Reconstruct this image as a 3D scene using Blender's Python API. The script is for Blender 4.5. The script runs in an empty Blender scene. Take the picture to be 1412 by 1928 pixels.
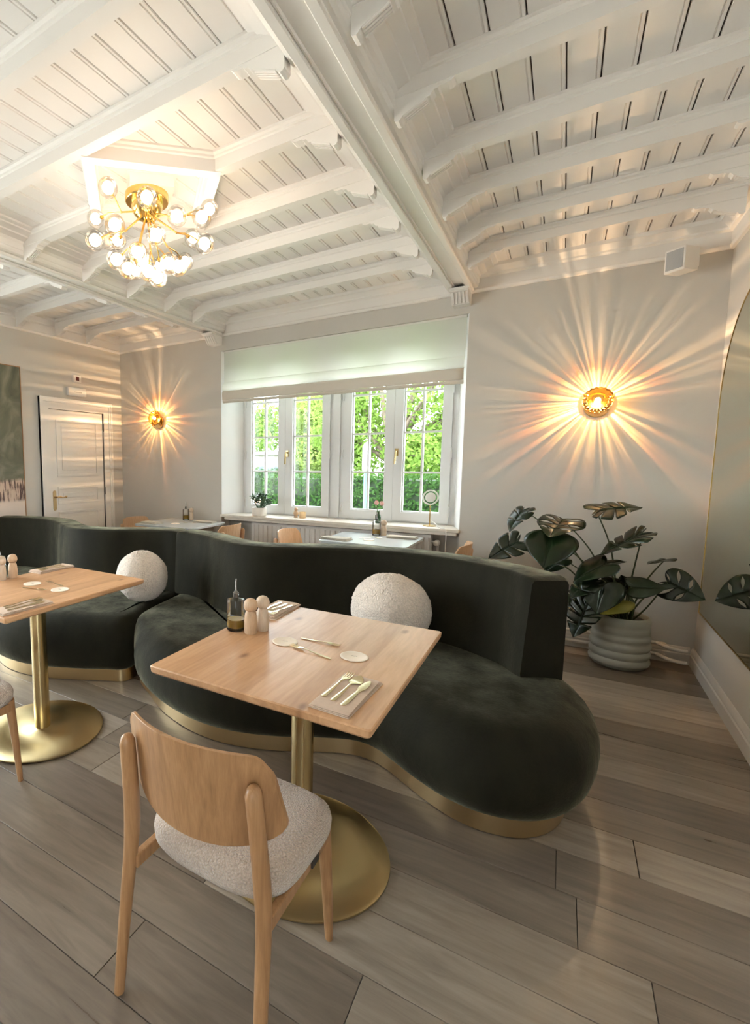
import bpy, bmesh, math, random
from mathutils import Vector, Matrix, noise

random.seed(7)
scene = bpy.context.scene
col = scene.collection

# ------------------------------------------------------------------ camera
CAM_H = 1.45
cam_d = bpy.data.cameras.new('camera')
cam = bpy.data.objects.new('camera', cam_d)
col.objects.link(cam)
cam_d.sensor_fit = 'HORIZONTAL'
cam_d.sensor_width = 36.0
cam_d.lens = 948.52 / 1412 * 36.0
cam_d.shift_x = (706 - 411.84) / 1412
cam_d.shift_y = (971.37 - 964) / 1412
cam_d.clip_start = 0.05
cam_d.clip_end = 300
_r = Vector((0.8263217, 0.5631810, -0.0044202))
_u = Vector((-0.0564611, 0.0906457, 0.9942814))
_f = Vector((-0.5603611, 0.8213468, -0.1067003))
m = Matrix((( _r.x, _u.x, -_f.x, 0), (_r.y, _u.y, -_f.y, 0), (_r.z, _u.z, -_f.z, CAM_H), (0, 0, 0, 1)))
cam.matrix_world = m
scene.camera = cam

# ------------------------------------------------------------------ world, sun, exposure
WORLD_STRENGTH = 5.0
SUN_STRENGTH = 3.0
world = bpy.data.worlds.new('sky')
scene.world = world
world.use_nodes = True
wb = world.node_tree.nodes['Background']
wb.inputs[0].default_value = (0.88, 0.94, 1.0, 1)
wb.inputs[1].default_value = WORLD_STRENGTH
sun_d = bpy.data.lights.new('sun', 'SUN')
sun_d.energy = SUN_STRENGTH
sun_d.angle = math.radians(1.5)
sun_d.color = (1.0, 0.95, 0.85)
sun = bpy.data.objects.new('sun', sun_d)
col.objects.link(sun)
sun.rotation_euler = Vector((-0.62, 0.42, -0.95)).to_track_quat('-Z', 'Y').to_euler()
vs = scene.view_settings
vs.view_transform = 'Standard'
vs.look = 'None'
vs.exposure = 2.0
vs.gamma = 1.0
vs.use_curve_mapping = False

# ------------------------------------------------------------------ mesh helpers
class MB:
    def __init__(s):
        s.v = []; s.f = []
    def add(s, vs_, fs_):
        o = len(s.v)
        s.v += [tuple(p) for p in vs_]
        s.f += [tuple(i + o for i in f) for f in fs_]
        return s
    def box(s, x0, x1, y0, y1, z0, z1, M=None):
        p = [Vector((x, y, z)) for z in (z0, z1) for y in (y0, y1) for x in (x0, x1)]
        if M is not None: p = [M @ q for q in p]
        return s.add(p, [(0, 2, 3, 1), (4, 5, 7, 6), (0, 1, 5, 4), (2, 6, 7, 3), (0, 4, 6, 2), (1, 3, 7, 5)])
    def prism(s, poly, lo, hi, axis='z', M=None):
        # poly: list of 2D points; axis the extrusion axis
        def P(a, b, c):
            return {'z': Vector((a, b, c)), 'y': Vector((a, c, b)), 'x': Vector((c, a, b))}[axis]
        n = len(poly)
        p = [P(a, b, lo) for a, b in poly] + [P(a, b, hi) for a, b in poly]
        if M is not None: p = [M @ q for q in p]
        fs_ = [tuple(range(n - 1, -1, -1)), tuple(range(n, 2 * n))]
        fs_ += [(i, (i + 1) % n, n + (i + 1) % n, n + i) for i in range(n)]
        return s.add(p, fs_)
    def lathe(s, prof, n=32, M=None, cap0=True, cap1=True):
        p = []; fs_ = []
        k = len(prof)
        for i in range(n):
            a = 2 * math.pi * i / n
            for r_, z in prof: p.append(Vector((r_ * math.cos(a), r_ * math.sin(a), z)))
        for i in range(n):
            j = (i + 1) % n
            for q in range(k - 1):
                fs_.append((i * k + q, j * k + q, j * k + q + 1, i * k + q + 1))
        if cap0: fs_.append(tuple(i * k for i in range(n - 1, -1, -1)))
        if cap1: fs_.append(tuple(i * k + k - 1 for i in range(n)))
        if M is not None: p = [M @ q for q in p]
        return s.add(p, fs_)
    def tube(s, path, rad, n=10, ry=None, caps=True, up=None):
        path = [Vector(p) for p in path]
        k = len(path)
        if not isinstance(rad, (list, tuple)): rad = [rad] * k
        if ry is None: ry = rad
        elif not isinstance(ry, (list, tuple)): ry = [ry] * k
        T = []
        for i in range(k):
            t = path[min(i + 1, k - 1)] - path[max(i - 1, 0)]
            T.append(t.normalized())
        if up is None:
            up = Vector((0, 0, 1)) if abs(T[0].z) < 0.9 else Vector((1, 0, 0))
        N = (Vector(up) - T[0] * T[0].dot(Vector(up))).normalized()
        p = []; fs_ = []
        for i in range(k):
            N = (N - T[i] * T[i].dot(N)).normalized()
            B = T[i].cross(N)
            for j in range(n):
                a = 2 * math.pi * j / n
                p.append(path[i] + N * (math.cos(a) * rad[i]) + B * (math.sin(a) * ry[i]))
        for i in range(k - 1):
            for j in range(n):
                q = (j + 1) % n
                fs_.append((i * n + j, i * n + q, (i + 1) * n + q, (i + 1) * n + j))
        if caps:
            fs_.append(tuple(range(n - 1, -1, -1)))
            fs_.append(tuple((k - 1) * n + j for j in range(n)))
        return s.add(p, fs_)
    def sphere(s, c, r_, n=16, m_=10, sc=(1, 1, 1)):
        c = Vector(c)
        p = [c + Vector((0, 0, -r_ * sc[2]))]
        fs_ = []
        for i in range(1, m_):
            b = -math.pi / 2 + math.pi * i / m_
            for j in range(n):
                a = 2 * math.pi * j / n
                p.append(c + Vector((math.cos(a) * math.cos(b) * r_ * sc[0], math.sin(a) * math.cos(b) * r_ * sc[1], math.sin(b) * r_ * sc[2])))
        p.append(c + Vector((0, 0, r_ * sc[2])))
        for j in range(n):
            fs_.append((0, 1 + (j + 1) % n, 1 + j))
            fs_.append((len(p) - 1, 1 + (m_ - 2) * n + j, 1 + (m_ - 2) * n + (j + 1) % n))
        for i in range(m_ - 2):
            for j in range(n):
                q = (j + 1) % n
                fs_.append((1 + i * n + j, 1 + i * n + q, 1 + (i + 1) * n + q, 1 + (i + 1) * n + j))
        return s.add(p, fs_)
    def grid(s, rows, close=False):
        k = len(rows); n = len(rows[0])
        p = [q for r_ in rows for q in r_]
        fs_ = []
        for i in range(k - 1):
            for j in range(n if close else n - 1):
                q = (j + 1) % n
                fs_.append((i * n + j, i * n + q, (i + 1) * n + q, (i + 1) * n + j))
        return s.add(p, fs_)
    def mesh(s, name, mat=None, smooth=None):
        me = bpy.data.meshes.new(name)
        me.from_pydata(s.v, [], s.f)
        bm = bmesh.new(); bm.from_mesh(me)
        bmesh.ops.recalc_face_normals(bm, faces=bm.faces)
        bm.to_mesh(me); bm.free()
        if mat is not None: me.materials.append(mat)
        if smooth is not None:
            me.polygons.foreach_set('use_smooth', [True] * len(me.polygons))
            if smooth < 180:
                me.set_sharp_from_angle(angle=math.radians(smooth))
        me.update()
        return me
    def obj(s, name, mat, parent=None, smooth=None, loc=None, bevel=0, subsurf=0, rotz=0):
        return link(name, s.mesh(name, mat, smooth), parent, loc, bevel, subsurf, rotz)

def link(name, me, parent=None, loc=None, bevel=0, subsurf=0, rotz=0):
    o = bpy.data.objects.new(name, me)
    col.objects.link(o)
    if parent is not None: o.parent = parent
    if loc is not None: o.location = loc
    if rotz: o.rotation_euler = (0, 0, rotz)
    if bevel:
        b = o.modifiers.new('bevel', 'BEVEL'); b.width = bevel; b.segments = 2; b.limit_method = 'ANGLE'
        b.angle_limit = math.radians(40)
    if subsurf:
        q = o.modifiers.new('subsurf', 'SUBSURF'); q.levels = subsurf; q.render_levels = subsurf
    return o

def tag(o, label=None, cat=None, group=None, kind=None):
    if label: o['label'] = label
    if cat: o['category'] = cat
    if group: o['group'] = group
    if kind: o['kind'] = kind
    return o

def thing(name, label, cat, loc=(0, 0, 0), rotz=0, group=None):
    o = bpy.data.objects.new(name, None)
    col.objects.link(o)
    o.empty_display_size = 0.05
    o.location = loc; o.rotation_euler = (0, 0, rotz)
    return tag(o, label, cat, group)

def copy_tree(o, parent=None, loc=None, rotz=None, label=None):
    c = o.copy(); col.objects.link(c); c.parent = parent
    if loc is not None: c.location = loc
    if rotz is not None: c.rotation_euler = (0, 0, rotz)
    if label: c['label'] = label
    for ch in o.children: copy_tree(ch, c)
    return c

def spline(pts, n, closed=False):
    """Catmull-Rom through points (tuples of any length), n samples per span."""
    k = len(pts); out = []
    dim = len(pts[0])
    spans = k if closed else k - 1
    for i in range(spans):
        if closed: p = [pts[(i + d) % k] for d in (-1, 0, 1, 2)]
        else: p = [pts[max(0, min(k - 1, i + d))] for d in (-1, 0, 1, 2)]
        for j in range(n):
            t = j / n
            out.append(tuple(0.5 * (2 * p[1][d] + (p[2][d] - p[0][d]) * t + (2 * p[0][d] - 5 * p[1][d] + 4 * p[2][d] - p[3][d]) * t * t
                       + (-p[0][d] + 3 * p[1][d] - 3 * p[2][d] + p[3][d]) * t ** 3) for d in range(dim)))
    if not closed: out.append(tuple(pts[-1]))
    return out

# ------------------------------------------------------------------ materials
def NT(name):
    mt = bpy.data.materials.new(name); mt.use_nodes = True
    nt = mt.node_tree
    return mt, nt, nt.nodes['Principled BSDF']

def N(nt, typ, **kw):
    n = nt.nodes.new(typ)
    for k, v in kw.items():
        if k.startswith('i_'):
            key = k[2:].replace('_', ' ')
            n.inputs[key].default_value = v
        else: setattr(n, k, v)
    return n

def ramp(nt, stops):
    n = nt.nodes.new('ShaderNodeValToRGB')
    e = n.color_ramp.elements
    while len(e) < len(stops): e.new(0.5)
    for q, (pos, c) in zip(e, stops):
        q.position = pos; q.color = (*c, 1)
    return n

def bump(nt, b, height, strength, dist=0.01):
    n = N(nt, 'ShaderNodeBump'); n.inputs['Strength'].default_value = strength; n.inputs['Distance'].default_value = dist
    nt.links.new(height, n.inputs['Height']); nt.links.new(n.outputs[0], b.inputs['Normal'])

def coords(nt, scale=(1, 1, 1), kind='Object', rnd=False):
    tc = N(nt, 'ShaderNodeTexCoord'); mp = N(nt, 'ShaderNodeMapping')
    mp.inputs['Scale'].default_value = scale
    nt.links.new(tc.outputs[kind], mp.inputs[0])
    if rnd:
        oi = N(nt, 'ShaderNodeObjectInfo'); mu = N(nt, 'ShaderNodeMath', operation='MULTIPLY'); mu.inputs[1].default_value = 37.0
        nt.links.new(oi.outputs['Random'], mu.inputs[0])
        cx = N(nt, 'ShaderNodeCombineXYZ')
        for i in range(3): nt.links.new(mu.outputs[0], cx.inputs[i])
        nt.links.new(cx.outputs[0], mp.inputs['Location'])
    return mp.outputs[0]

def plain(name, c, rough=0.5, metal=0.0, var=0.0, vscale=4.0, bscale=0, bstr=0.0, sheen=0, coat=0, spec=None):
    mt, nt, b = NT(name)
    b.inputs['Base Color'].default_value = (*c, 1)
    b.inputs['Roughness'].default_value = rough
    b.inputs['Metallic'].default_value = metal
    if spec is not None: b.inputs['Specular IOR Level'].default_value = spec
    if sheen:
        b.inputs['Sheen Weight'].default_value = sheen; b.inputs['Sheen Roughness'].default_value = 0.4
    if coat: b.inputs['Coat Weight'].default_value = coat
    if var:
        no = N(nt, 'ShaderNodeTexNoise', i_Scale=vscale, i_Detail=5.0)
        nt.links.new(coords(nt), no.inputs['Vector'])
        rp = ramp(nt, [(0.25, tuple(x * (1 - var) for x in c)), (0.75, tuple(min(1, x * (1 + var)) for x in c))])
        nt.links.new(no.outputs[0], rp.inputs[0]); nt.links.new(rp.outputs[0], b.inputs['Base Color'])
    if bscale:
        nb = N(nt, 'ShaderNodeTexNoise', i_Scale=bscale, i_Detail=4.0)
        nt.links.new(coords(nt), nb.inputs['Vector'])
        bump(nt, b, nb.outputs[0], bstr)
    return mt

def wood(name, c0, c1, c2, scale=(14, 1.2, 14), rough=0.42, rnd=False, knots=False, bands=0):
    mt, nt, b = NT(name)
    v = coords(nt, scale, rnd=rnd)
    no = N(nt, 'ShaderNodeTexNoise', i_Scale=1.6, i_Detail=8.0, i_Roughness=0.6, i_Distortion=0.6)
    nt.links.new(v, no.inputs['Vector'])
    rp = ramp(nt, [(0.25, c0), (0.5, c1), (0.78, c2)])
    nt.links.new(no.outputs[0], rp.inputs[0])
    fine = N(nt, 'ShaderNodeTexNoise', i_Scale=9.0, i_Detail=6.0)
    nt.links.new(v, fine.inputs['Vector'])
    mx = N(nt, 'ShaderNodeMix', data_type='RGBA', blend_type='MULTIPLY'); mx.inputs['Factor'].default_value = 0.35
    rf = ramp(nt, [(0.35, (0.72, 0.66, 0.6)), (0.6, (1, 1, 1))])
    nt.links.new(fine.outputs[0], rf.inputs[0])
    nt.links.new(rp.outputs[0], mx.inputs['A']); nt.links.new(rf.outputs[0], mx.inputs['B'])
    out = mx.outputs['Result']
    if bands:
        sx = N(nt, 'ShaderNodeSeparateXYZ'); nt.links.new(coords(nt), sx.inputs[0])
        mm = N(nt, 'ShaderNodeMath', operation='MULTIPLY'); mm.inputs[1].default_value = bands
        fl = N(nt, 'ShaderNodeMath', operation='FLOOR')
        wn = N(nt, 'ShaderNodeTexWhiteNoise', noise_dimensions='1D')
        nt.links.new(sx.outputs[0], mm.inputs[0]); nt.links.new(mm.outputs[0], fl.inputs[0]); nt.links.new(fl.outputs[0], wn.inputs['W'])
        rb = ramp(nt, [(0.0, (0.86, 0.82, 0.78)), (1.0, (1.0, 1.0, 1.0))])
        nt.links.new(wn.outputs['Value'], rb.inputs[0])
        m2 = N(nt, 'ShaderNodeMix', data_type='RGBA', blend_type='MULTIPLY'); m2.inputs['Factor'].default_value = 1.0
        nt.links.new(out, m2.inputs['A']); nt.links.new(rb.outputs[0], m2.inputs['B'])
        out = m2.outputs['Result']
    if knots:
        vo = N(nt, 'ShaderNodeTexVoronoi', i_Scale=3.4); vo.voronoi_dimensions = '2D'
        nt.links.new(coords(nt, (1.0, 0.50, 1)), vo.inputs['Vector'])
        rk = ramp(nt, [(0.015, (0.32, 0.22, 0.14)), (0.060, (1, 1, 1))])
        nt.links.new(vo.outputs['Distance'], rk.inputs[0])
        m3 = N(nt, 'ShaderNodeMix', data_type='RGBA', blend_type='MULTIPLY'); m3.inputs['Factor'].default_value = 0.7
        nt.links.new(out, m3.inputs['A']); nt.links.new(rk.outputs[0], m3.inputs['B'])
        out = m3.outputs['Result']
    nt.links.new(out, b.inputs['Base Color'])
    b.inputs['Roughness'].default_value = rough
    bump(nt, b, fine.outputs[0], 0.08, 0.002)
    return mt

def brass(name, c=(0.78, 0.58, 0.27), rough=0.26, aniso=0.0, tangent=None, streak=None):
    mt, nt, b = NT(name)
    b.inputs['Base Color'].default_value = (*c, 1)
    b.inputs['Metallic'].default_value = 1.0
    b.inputs['Roughness'].default_value = rough
    if aniso:
        b.inputs['Anisotropic'].default_value = aniso
        t = N(nt, 'ShaderNodeTangent'); t.direction_type = 'RADIAL'; t.axis = tangent or 'Z'
        nt.links.new(t.outputs[0], b.inputs['Tangent'])
    if streak:
        no = N(nt, 'ShaderNodeTexNoise', i_Scale=30.0, i_Detail=3.0)
        nt.links.new(coords(nt, streak), no.inputs['Vector'])
        mr = N(nt, 'ShaderNodeMapRange'); mr.inputs['To Min'].default_value = rough * 0.8; mr.inputs['To Max'].default_value = rough * 1.3
        nt.links.new(no.outputs[0], mr.inputs[0]); nt.links.new(mr.outputs[0], b.inputs['Roughness'])
    return mt

def clear(name, tint=(1, 1, 1), edge=0.5, rough=0.0, ior=1.45):
    """thin clear glass: sees through, mirrors at grazing angles, lets light pass"""
    mt = bpy.data.materials.new(name); mt.use_nodes = True
    nt = mt.node_tree; nt.nodes.remove(nt.nodes['Principled BSDF'])
    tr = N(nt, 'ShaderNodeBsdfTransparent'); tr.inputs[0].default_value = (*tint, 1)
    gl = N(nt, 'ShaderNodeBsdfGlossy'); gl.inputs['Roughness'].default_value = rough
    fr = N(nt, 'ShaderNodeFresnel'); fr.inputs['IOR'].default_value = ior
    mu = N(nt, 'ShaderNodeMath', operation='MULTIPLY'); mu.inputs[1].default_value = edge
    mx = N(nt, 'ShaderNodeMixShader')
    nt.links.new(fr.outputs[0], mu.inputs[0]); nt.links.new(mu.outputs[0], mx.inputs[0])
    nt.links.new(tr.outputs[0], mx.inputs[1]); nt.links.new(gl.outputs[0], mx.inputs[2])
    nt.links.new(mx.outputs[0], nt.nodes['Material Output'].inputs[0])
    return mt

def emit(name, c, s):
    mt = bpy.data.materials.new(name); mt.use_nodes = True
    nt = mt.node_tree; nt.nodes.remove(nt.nodes['Principled BSDF'])
    e = N(nt, 'ShaderNodeEmission'); e.inputs[0].default_value = (*c, 1); e.inputs[1].default_value = s
    nt.links.new(e.outputs[0], nt.nodes['Material Output'].inputs[0])
    return mt

def cloth(name, c, trans=0.5, tc=None, sheer=0.0):
    mt = bpy.data.materials.new(name); mt.use_nodes = True
    nt = mt.node_tree; nt.nodes.remove(nt.nodes['Principled BSDF'])
    d = N(nt, 'ShaderNodeBsdfDiffuse'); d.inputs[0].default_value = (*c, 1)
    t = N(nt, 'ShaderNodeBsdfTranslucent'); t.inputs[0].default_value = (*(tc or c), 1)
    mx = N(nt, 'ShaderNodeMixShader'); mx.inputs[0].default_value = trans
    nt.links.new(d.outputs[0], mx.inputs[1]); nt.links.new(t.outputs[0], mx.inputs[2])
    if sheer:
        tp = N(nt, 'ShaderNodeBsdfTransparent'); m2 = N(nt, 'ShaderNodeMixShader'); m2.inputs[0].default_value = sheer
        nt.links.new(mx.outputs[0], m2.inputs[1]); nt.links.new(tp.outputs[0], m2.inputs[2]); mx = m2
    nt.links.new(mx.outputs[0], nt.nodes['Material Output'].inputs[0])
    return mt

def velvet_mat():
    mt, nt, b = NT('dark green velvet')
    no = N(nt, 'ShaderNodeTexNoise', i_Scale=5.0, i_Detail=6.0, i_Roughness=0.65)
    nt.links.new(coords(nt, (1, 1, 0.45)), no.inputs['Vector'])
    rp = ramp(nt, [(0.3, (0.0075, 0.0067, 0.0034)), (0.7, (0.0175, 0.0158, 0.0084))])
    nt.links.new(no.outputs[0], rp.inputs[0]); nt.links.new(rp.outputs[0], b.inputs['Base Color'])
    b.inputs['Roughness'].default_value = 0.85
    b.inputs['Specular IOR Level'].default_value = 0.2
    b.inputs['Sheen Weight'].default_value = 0.16
    b.inputs['Sheen Roughness'].default_value = 0.35
    b.inputs['Sheen Tint'].default_value = (0.69, 0.66, 0.46, 1)
    ns = N(nt, 'ShaderNodeTexNoise', i_Scale=4.5, i_Detail=7.0, i_Roughness=0.7)
    nt.links.new(coords(nt, (1.3, 1.3, 0.5)), ns.inputs['Vector'])
    ms = N(nt, 'ShaderNodeMapRange'); ms.inputs['From Min'].default_value = 0.36; ms.inputs['From Max'].default_value = 0.66; ms.inputs['To Min'].default_value = 0.05; ms.inputs['To Max'].default_value = 0.62
    nt.links.new(ns.outputs[0], ms.inputs[0]); nt.links.new(ms.outputs[0], b.inputs['Sheen Weight'])
    nf = N(nt, 'ShaderNodeTexNoise', i_Scale=90.0, i_Detail=4.0)
    nt.links.new(coords(nt), nf.inputs['Vector'])
    bump(nt, b, nf.outputs[0], 0.25, 0.004)
    return mt

def boucle_mat(name, c, scale=160.0):
    mt, nt, b = NT(name)
    vo = N(nt, 'ShaderNodeTexVoronoi', i_Scale=scale)
    nt.links.new(coords(nt), vo.inputs['Vector'])
    rp = ramp(nt, [(0.0, c), (0.9, tuple(x * 0.74 for x in c))])
    nt.links.new(vo.outputs['Distance'], rp.inputs[0]); nt.links.new(rp.outputs[0], b.inputs['Base Color'])
    b.inputs['Roughness'].default_value = 0.95
    b.inputs['Sheen Weight'].default_value = 0.3
    iv = N(nt, 'ShaderNodeMath', operation='SUBTRACT'); iv.inputs[0].default_value = 1.0
    nt.links.new(vo.outputs['Distance'], iv.inputs[1])
    bump(nt, b, iv.outputs[0], 0.9, 0.006)
    return mt

def plank_mat():
    mt, nt, b = NT('grey brown floor plank')
    v = coords(nt, (1.3, 11.0, 1), rnd=True)
    no = N(nt, 'ShaderNodeTexNoise', i_Scale=2.2, i_Detail=8.0, i_Roughness=0.62, i_Distortion=0.5)
    nt.links.new(v, no.inputs['Vector'])
    oi = N(nt, 'ShaderNodeObjectInfo')
    tone = ramp(nt, [(0.0, (0.140, 0.110, 0.086)), (0.35, (0.195, 0.156, 0.120)), (0.7, (0.255, 0.207, 0.162)), (1.0, (0.390, 0.330, 0.268))])
    nt.links.new(oi.outputs['Random'], tone.inputs[0])
    rp = ramp(nt, [(0.28, (0.66, 0.65, 0.64)), (0.5, (0.95, 0.94, 0.93)), (0.75, (1.22, 1.23, 1.24))])
    nt.links.new(no.outputs[0], rp.inputs[0])
    mx = N(nt, 'ShaderNodeMix', data_type='RGBA', blend_type='MULTIPLY'); mx.inputs['Factor'].default_value = 1.0
    nt.links.new(tone.outputs[0], mx.inputs['A']); nt.links.new(rp.outputs[0], mx.inputs['B'])
    nt.links.new(mx.outputs['Result'], b.inputs['Base Color'])
    b.inputs['Roughness'].default_value = 0.42
    fn = N(nt, 'ShaderNodeTexNoise', i_Scale=14.0, i_Detail=5.0)
    nt.links.new(v, fn.inputs['Vector'])
    mr = N(nt, 'ShaderNodeMapRange'); mr.inputs['To Min'].default_value = 0.22; mr.inputs['To Max'].default_value = 0.40
    nt.links.new(no.outputs[0], mr.inputs[0]); nt.links.new(mr.outputs[0], b.inputs['Roughness'])
    bump(nt, b, fn.outputs[0], 0.06, 0.002)
    return mt

WALL = plain('warm white wall paint', (0.60, 0.568, 0.522), 0.75, var=0.02, vscale=1.5, bscale=60, bstr=0.02)
CEIL = plain('off white ceiling paint', (0.85, 0.82, 0.785), 0.5, var=0.02, vscale=3, bscale=30, bstr=0.02)
CEILGAP = plain('ceiling gap', (0.10, 0.08, 0.065), 0.9)
WHITE = plain('white gloss paint', (0.82, 0.79, 0.75), 0.35, var=0.015)
WINW = plain('white window paint', (0.80, 0.80, 0.80), 0.35)
REVEAL = plain('white reveal paint', (0.90, 0.90, 0.90), 0.6)
STONE = plain('pale sill stone', (0.78, 0.72, 0.63), 0.35, var=0.06, vscale=18)
FLOORB = plain('floor underlay', (0.05, 0.045, 0.04), 0.9)
PLANK = plank_mat()
OAK = wood('oak table top', (0.50, 0.270, 0.130), (0.62, 0.360, 0.190), (0.72, 0.45, 0.26), (10, 0.9, 10), 0.38, knots=True, bands=8.5)
OAKC = wood('oak chair wood', (0.27, 0.135, 0.057), (0.38, 0.200, 0.090), (0.47, 0.265, 0.130), (26, 26, 1.2), 0.4, rnd=False)
OAKP = wood('pale wood', (0.55, 0.36, 0.21), (0.64, 0.44, 0.28), (0.72, 0.52, 0.35), (30, 30, 4), 0.5)
OAKB = wood('pale bent plywood', (0.60, 0.36, 0.20), (0.70, 0.45, 0.27), (0.78, 0.54, 0.35), (18, 18, 2), 0.4)
BRASS = brass('brushed brass', (0.62, 0.48, 0.25), 0.22, streak=(1, 1, 0.05))
BRASSD = brass('brushed brass disc', (0.58, 0.46, 0.24), 0.33, aniso=0.75)
BRASSG = brass('polished brass', (0.80, 0.56, 0.20), 0.18)
GOLDC = brass('champagne gold cutlery', (0.74, 0.62, 0.40), 0.26)
PLINTH = brass('brass plinth band', (0.60, 0.44, 0.24), 0.32)
DARK = plain('black metal', (0.02, 0.02, 0.02), 0.4)
STEEL = plain('steel', (0.55, 0.55, 0.55), 0.25, metal=1)
VELVET = velvet_mat()
BOUCLE = boucle_mat('cream boucle', (0.82, 0.70, 0.60), 120)
BOUCLES = boucle_mat('oatmeal boucle', (0.60, 0.48, 0.39), 190)
LINEN = plain('beige linen napkin', (0.60, 0.46, 0.36), 0.9, var=0.06, vscale=60, bscale=300, bstr=0.2)
LINENG = plain('grey beige napkin', (0.52, 0.48, 0.40), 0.9, var=0.05, vscale=60, bscale=300, bstr=0.2)
PAPERC = plain('cream coaster board', (0.86, 0.76, 0.64), 0.7)
PRINT = plain('grey print', (0.35, 0.30, 0.25), 0.8)
GLASS = clear('clear glass', (0.97, 0.98, 0.97), 0.9)
PANE = clear('window glass', (0.96, 0.98, 0.97), 0.6)
GLOBE = clear('thin globe glass', (0.94, 0.925, 0.91), 0.55)
AMBER = clear('amber glass', (0.93, 0.68, 0.34), 0.9)
OIL = plain('olive oil', (0.30, 0.17, 0.02), 0.1, coat=0.3)
WTOP = plain('white laminate table top', (0.50, 0.535, 0.545), 0.25)
CERW = plain('white ceramic', (0.80, 0.77, 0.72), 0.4)
POTM = plain('grey green ceramic', (0.33, 0.32, 0.265), 0.55, var=0.05, vscale=8)
SOIL = plain('dark soil', (0.025, 0.02, 0.015), 0.95, var=0.4, vscale=40, bscale=60, bstr=0.6)

# ------------------------------------------------------------------ room dimensions
XL, XR, YB, YR = -4.745, 0.834, 4.737, -5.5
ZC = 2.995          # underside of the ceiling boards
ZJ = 2.907          # underside of the joists
ZB = 2.825          # underside of the main beams
ZCR = 2.8136        # lower edge of the crown moulding
WX0, WX1, WZ1 = -3.193, -0.715, 2.662   # window opening in the wall face
SILL = 0.858
FY = 5.04           # window frame plane
FX0, FX1 = -3.065, -0.82

def structure(o):
    o['kind'] = 'structure'
    return o

# ---- floor
floor = structure(MB().box(XL - 0.3, XR + 0.3, YR - 0.3, YB + 0.35, -0.12, -0.008).obj('floor', FLOORB))
PW, PLEN = 0.2165, 2.05
pl_mesh = {}
def plank(x0, x1, y0):
    key = round(x1 - x0, 3)
    if key not in pl_mesh:
        L = x1 - x0
        b = MB(); e = 0.0012; g = 0.0012
        lo = [(-L / 2 + g, g), (L / 2 - g, g), (L / 2 - g, PW - g), (-L / 2 + g, PW - g)]
        hi = [(-L / 2 + g + e, g + e), (L / 2 - g - e, g + e), (L / 2 - g - e, PW - g - e), (-L / 2 + g + e, PW - g - e)]
        v = [(a, c, -0.008) for a, c in lo] + [(a, c, -0.001) for a, c in lo] + [(a, c, 0) for a, c in hi]
        f = [(3, 2, 1, 0), (8, 9, 10, 11)]
        for k in (0, 4): f += [(k + i, k + (i + 1) % 4, k + 4 + (i + 1) % 4, k + 4 + i) for i in range(4)]
        b.add(v, f)
        pl_mesh[key] = b.mesh('plank', PLANK)
    link('plank', pl_mesh[key], floor, ((x0 + x1) / 2, y0, 0))
row = 0
y = 0.855 - PW * 29
rng = random.Random(21)
while y < YB - 0.02:
    off = rng.uniform(0, PLEN)
    if abs(y - (0.855 + PW * 4)) < 0.02: off = (0.116 - XL) % PLEN
    if abs(y - (0.855 + PW * 2)) < 0.02: off = (-0.95 - XL) % PLEN
    if abs(y - (0.855 + PW * 6)) < 0.02: off = (0.30 - XL) % PLEN
    xs = [XL]
    x = XL + off
    while x < XR:
        if x - xs[-1] > 0.08: xs.append(x)
        x += PLEN
    xs.append(XR)
    if y + PW <= YB + 0.001 + 0.2:
        for a, b_ in zip(xs[:-1], xs[1:]): plank(a, b_, y)
    y += PW

# ---- ceiling: slab, boards, beams, joists, corbels, crown
ceiling = structure(MB().box(XL - 0.3, XR + 0.3, YR - 0.3, YB + 0.45, ZC + 0.014, ZC + 0.2).obj('ceiling', CEILGAP))
def board_mesh(w):
    g = 0.0024; e = 0.0022
    prof = [(-w / 2 + g, ZC + 0.014), (-w / 2 + g, ZC + 0.005), (-w / 2 + g + e, ZC), (w / 2 - 0.020, ZC), (w / 2 - 0.018, ZC + 0.004),
            (w / 2 - 0.015, ZC + 0.004), (w / 2 - 0.013, ZC), (w / 2 - g - e, ZC), (w / 2 - g, ZC + 0.005), (w / 2 - g, ZC + 0.014)]
    return MB().prism(prof, YR, YB - 0.02, 'y').mesh('board', CEIL)
B1X, B2X = -0.771, -3.240          # main beam centres
for (g0, pitch, xa, xb) in ((-0.08, 0.1157, B1X + 0.05, XR), (-1.1415, 0.1173, B2X + 0.05, B1X - 0.05), (-3.45, 0.1165, XL, B2X - 0.05)):
    bmsh = board_mesh(pitch)
    k = math.ceil((xa - g0) / pitch - 0.5)
    x = g0 + (k + 0.5) * pitch
    while x < xb:
        link('board', bmsh, ceiling, (x, 0, 0))
        x += pitch

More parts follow.
